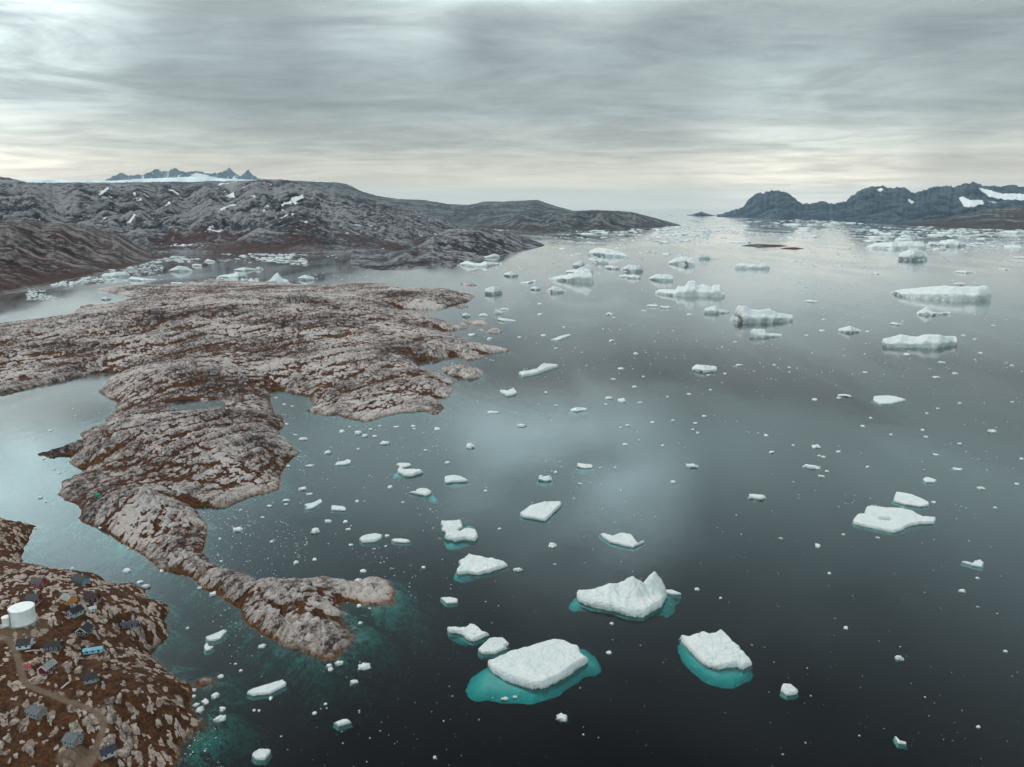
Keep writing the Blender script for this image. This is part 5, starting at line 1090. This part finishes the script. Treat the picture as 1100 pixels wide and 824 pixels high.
# wooden walkways
def walkway(label, p0, p1, wd):
    a = hit(*p0); b_ = hit(*p1)
    L = math.hypot(b_[0] - a[0], b_[1] - a[1]); n_ = max(6, int(L / 1.2))
    r = empty('boardwalk', (a[0], a[1], 0), math.atan2(b_[1] - a[1], b_[0] - a[0])); tag(r, label, 'boardwalk')
    zs = [max(ground_h(a[0] + (b_[0] - a[0]) * i / n_, a[1] + (b_[1] - a[1]) * i / n_), 0) for i in range(n_ + 1)]
    zs = np.convolve(np.pad(zs, 2, mode='edge'), np.ones(5) / 5, 'valid') + .55
    V, F = [], []
    for i in range(n_):
        k = len(V); x0, x1 = L * i / n_ + .04, L * (i + 1) / n_ - .04
        for dz in (0, .12): V += [(x0, -wd / 2, zs[i] + dz), (x1, -wd / 2, zs[i + 1] + dz), (x1, wd / 2, zs[i + 1] + dz), (x0, wd / 2, zs[i] + dz)]
        F += [[k + j for j in f] for f in ([3, 2, 1, 0], [4, 5, 6, 7], [0, 1, 5, 4], [1, 2, 6, 5], [2, 3, 7, 6], [3, 0, 4, 7])]
    link_mesh('deck', V, F, plain('grey_timber', (0.36, 0.31, 0.26), .9, .2), parent=r, smooth=False)
    for i in range(0, n_ + 1, 3):
        xx = min(max(L * i / n_, .2), L - .2)
        link_mesh('post', *boxes([(xx - .08, xx + .08, -.08, .08, zs[i] - 2.2, zs[i] - .005)]), RUST, parent=r, smooth=False)
walkway('short pale plank walkway slanting down to the dirt track', (66, 742), (75, 734), .8)
walkway('level plank walkway between the white fronted house and the dark red house', (27, 702), (48, 700), .8)
# ================================================================ sky, sun, haze, camera
SUN_EL, SUN_AZ = R(48), R(-62)         # azimuth from the view axis, west positive to the left of the picture
w = bpy.data.worlds.new('World'); scene.world = w; w.use_nodes = True
nt = w.node_tree; nt.nodes.clear(); n = N(nt)
sky = n('ShaderNodeTexSky', sky_type='NISHITA'); sky.sun_disc = False; sky.sun_elevation = SUN_EL; sky.sun_rotation = SUN_AZ
tc = n('ShaderNodeTexCoord').outputs['Generated']
sx = n('ShaderNodeSeparateXYZ'); n.link(tc, sx.inputs[0]); dx, dy, dz = sx.outputs
zz = n.math('MAXIMUM', dz, 0.0)
den = n.math('ADD', zz, 0.06)
cb = n('ShaderNodeCombineXYZ'); n.link(n.math('DIVIDE', dx, den), cb.inputs[0]); n.link(n.math('DIVIDE', dy, den), cb.inputs[1])
P = cb.outputs[0]
c1 = n.noise(n.mapping(P, (0, 0, 0.45), (0.85, 1.0, 1)), 0.60, 9, 0.62, 0.5)
c2 = n.noise(n.mapping(P, (0, 0, 0.7), (0.7, 1.0, 1)), 2.4, 9, 0.68, 0.7)
c3 = n.noise(n.mapping(P, (0, 0, 0.1), (1, 1, 1)), 0.16, 3, 0.5)
cl = n.math('ADD', n.math('MULTIPLY', c1, 0.62), n.math('MULTIPLY', c2, 0.38))
cl = n.step(n.math('ADD', cl, n.math('MULTIPLY', n.math('SUBTRACT', c3, 0.5), 0.6)), 0.30, 0.72)
base = n.ramp(zz, [(0.0, (0.44, 0.385, 0.30)), (0.035, (0.40, 0.36, 0.295)), (0.07, (0.265, 0.27, 0.242)), (0.11, (0.178, 0.199, 0.194)), (0.17, (0.172, 0.198, 0.196)), (0.225, (0.205, 0.231, 0.227)), (0.275, (0.52, 0.70, 0.72)), (0.40, (0.48, 0.66, 0.70)), (0.53, (0.33, 0.41, 0.44)), (0.64, (0.175, 0.185, 0.19)), (0.78, (0.25, 0.265, 0.27)), (1.0, (0.32, 0.335, 0.34))])
amp = n.step(zz, 0.0, 0.07)
k = n.math('ADD', 1.0, n.math('MULTIPLY', n.math('MULTIPLY', n.math('SUBTRACT', cl, 0.48), 0.72), n.math('ADD', 0.2, n.math('MULTIPLY', amp, 0.8))))
def lobe(az, el, width, gain):          # a brighter opening in the cloud deck
    d = (math.cos(R(el)) * math.sin(R(az)), math.cos(R(el)) * math.cos(R(az)), math.sin(R(el)))
    vm = n('ShaderNodeVectorMath', operation='DOT_PRODUCT'); n.link(tc, vm.inputs[0]); vm.inputs[1].default_value = d
    return n.math('MULTIPLY', n.step(vm.outputs['Value'], math.cos(R(width)), 1.0), gain)
L = n.math('ADD', lobe(-36, 20, 24, 0.40), lobe(4, 20, 11, 0.85)); L = n.math('ADD', L, lobe(-8, 17, 9, 0.4))
L = n.math('ADD', L, lobe(-37, 9, 15, 0.5)); L = n.math('ADD', L, lobe(-31, 15.5, 11, 0.55)); L = n.math('ADD', L, lobe(20, 4.5, 9, 0.4))
L = n.math('ADD', L, lobe(170, 40, 80, 0.7)); L = n.math('ADD', L, lobe(-70, 45, 45, 0.5)); L = n.math('ADD', L, lobe(-9, 12, 7, 0.3))
dk = lobe(26, 40, 22, 0.25)
L = n.math('MULTIPLY', L, n.math('ADD', 0.35, n.math('MULTIPLY', n.step(n.noise(n.mapping(P, (0, 0, .4), (.9, 1, 1)), 0.9, 7, .62, .8), .34, .66), 1.3)))
k = n.math('SUBTRACT', n.math('ADD', k, L), dk)
vm = n('ShaderNodeVectorMath', operation='SCALE'); n.link(base, vm.inputs[0]); n.link(n.math('MULTIPLY', k, 10.0), vm.inputs[3])
col = n.mix(0.94, sky.outputs[0], vm.outputs[0])
bg = n('ShaderNodeBackground'); n.link(col, bg.inputs[0]); bg.inputs[1].default_value = 0.1
o = n('ShaderNodeOutputWorld'); n.link(bg.outputs[0], o.inputs[0])

sd_ = bpy.data.lights.new('sun', 'SUN'); sd_.energy = 0.75; sd_.angle = R(14); sd_.color = (1.0, 0.96, 0.90)
so_ = bpy.data.objects.new('sun', sd_); COL.objects.link(so_)
so_.rotation_euler = (math.pi / 2 - SUN_EL, 0, -SUN_AZ + math.pi)   # light travels from the sun towards the scene
so_.rotation_euler = (R(90) - SUN_EL, 0, math.pi - SUN_AZ)

m, nt = new_mat('air'); n = N(nt)
pv = n('ShaderNodeVolumePrincipled'); pv.inputs['Color'].default_value = (0.66, 0.87, 1.0, 1); pv.inputs['Density'].default_value = HAZE; pv.inputs['Anisotropy'].default_value = 0.0
o = n('ShaderNodeOutputMaterial'); n.link(pv.outputs[0], o.inputs[1])
if HAZE > 0:
    tag(prism('haze', -62000, 62000, -22000, 77000, -34, 1500, m), kind='stuff')

cam = bpy.data.cameras.new('camera'); co = bpy.data.objects.new('camera', cam); COL.objects.link(co)
cam.sensor_fit = 'HORIZONTAL'; cam.sensor_width = 36; cam.lens = FPX / 1100 * 36; cam.clip_start = 1; cam.clip_end = 200000
co.location = (0, 0, H); co.rotation_euler = (math.pi / 2 - PITCH, 0, 0)
scene.camera = co
scene.view_settings.view_transform = 'Standard'; scene.view_settings.look = 'None'; scene.view_settings.gamma = 1; scene.view_settings.exposure = EXPOSURE
scene.view_settings.use_curve_mapping = False
cy = scene.cycles
cy.use_denoising = True
try: cy.denoiser = 'OPENIMAGEDENOISE'
except Exception: pass
cy.max_bounces = 6; cy.diffuse_bounces = 2; cy.glossy_bounces = 3; cy.transmission_bounces = 4; cy.transparent_max_bounces = 10; cy.volume_bounces = 1
cy.caustics_reflective = False; cy.caustics_refractive = False
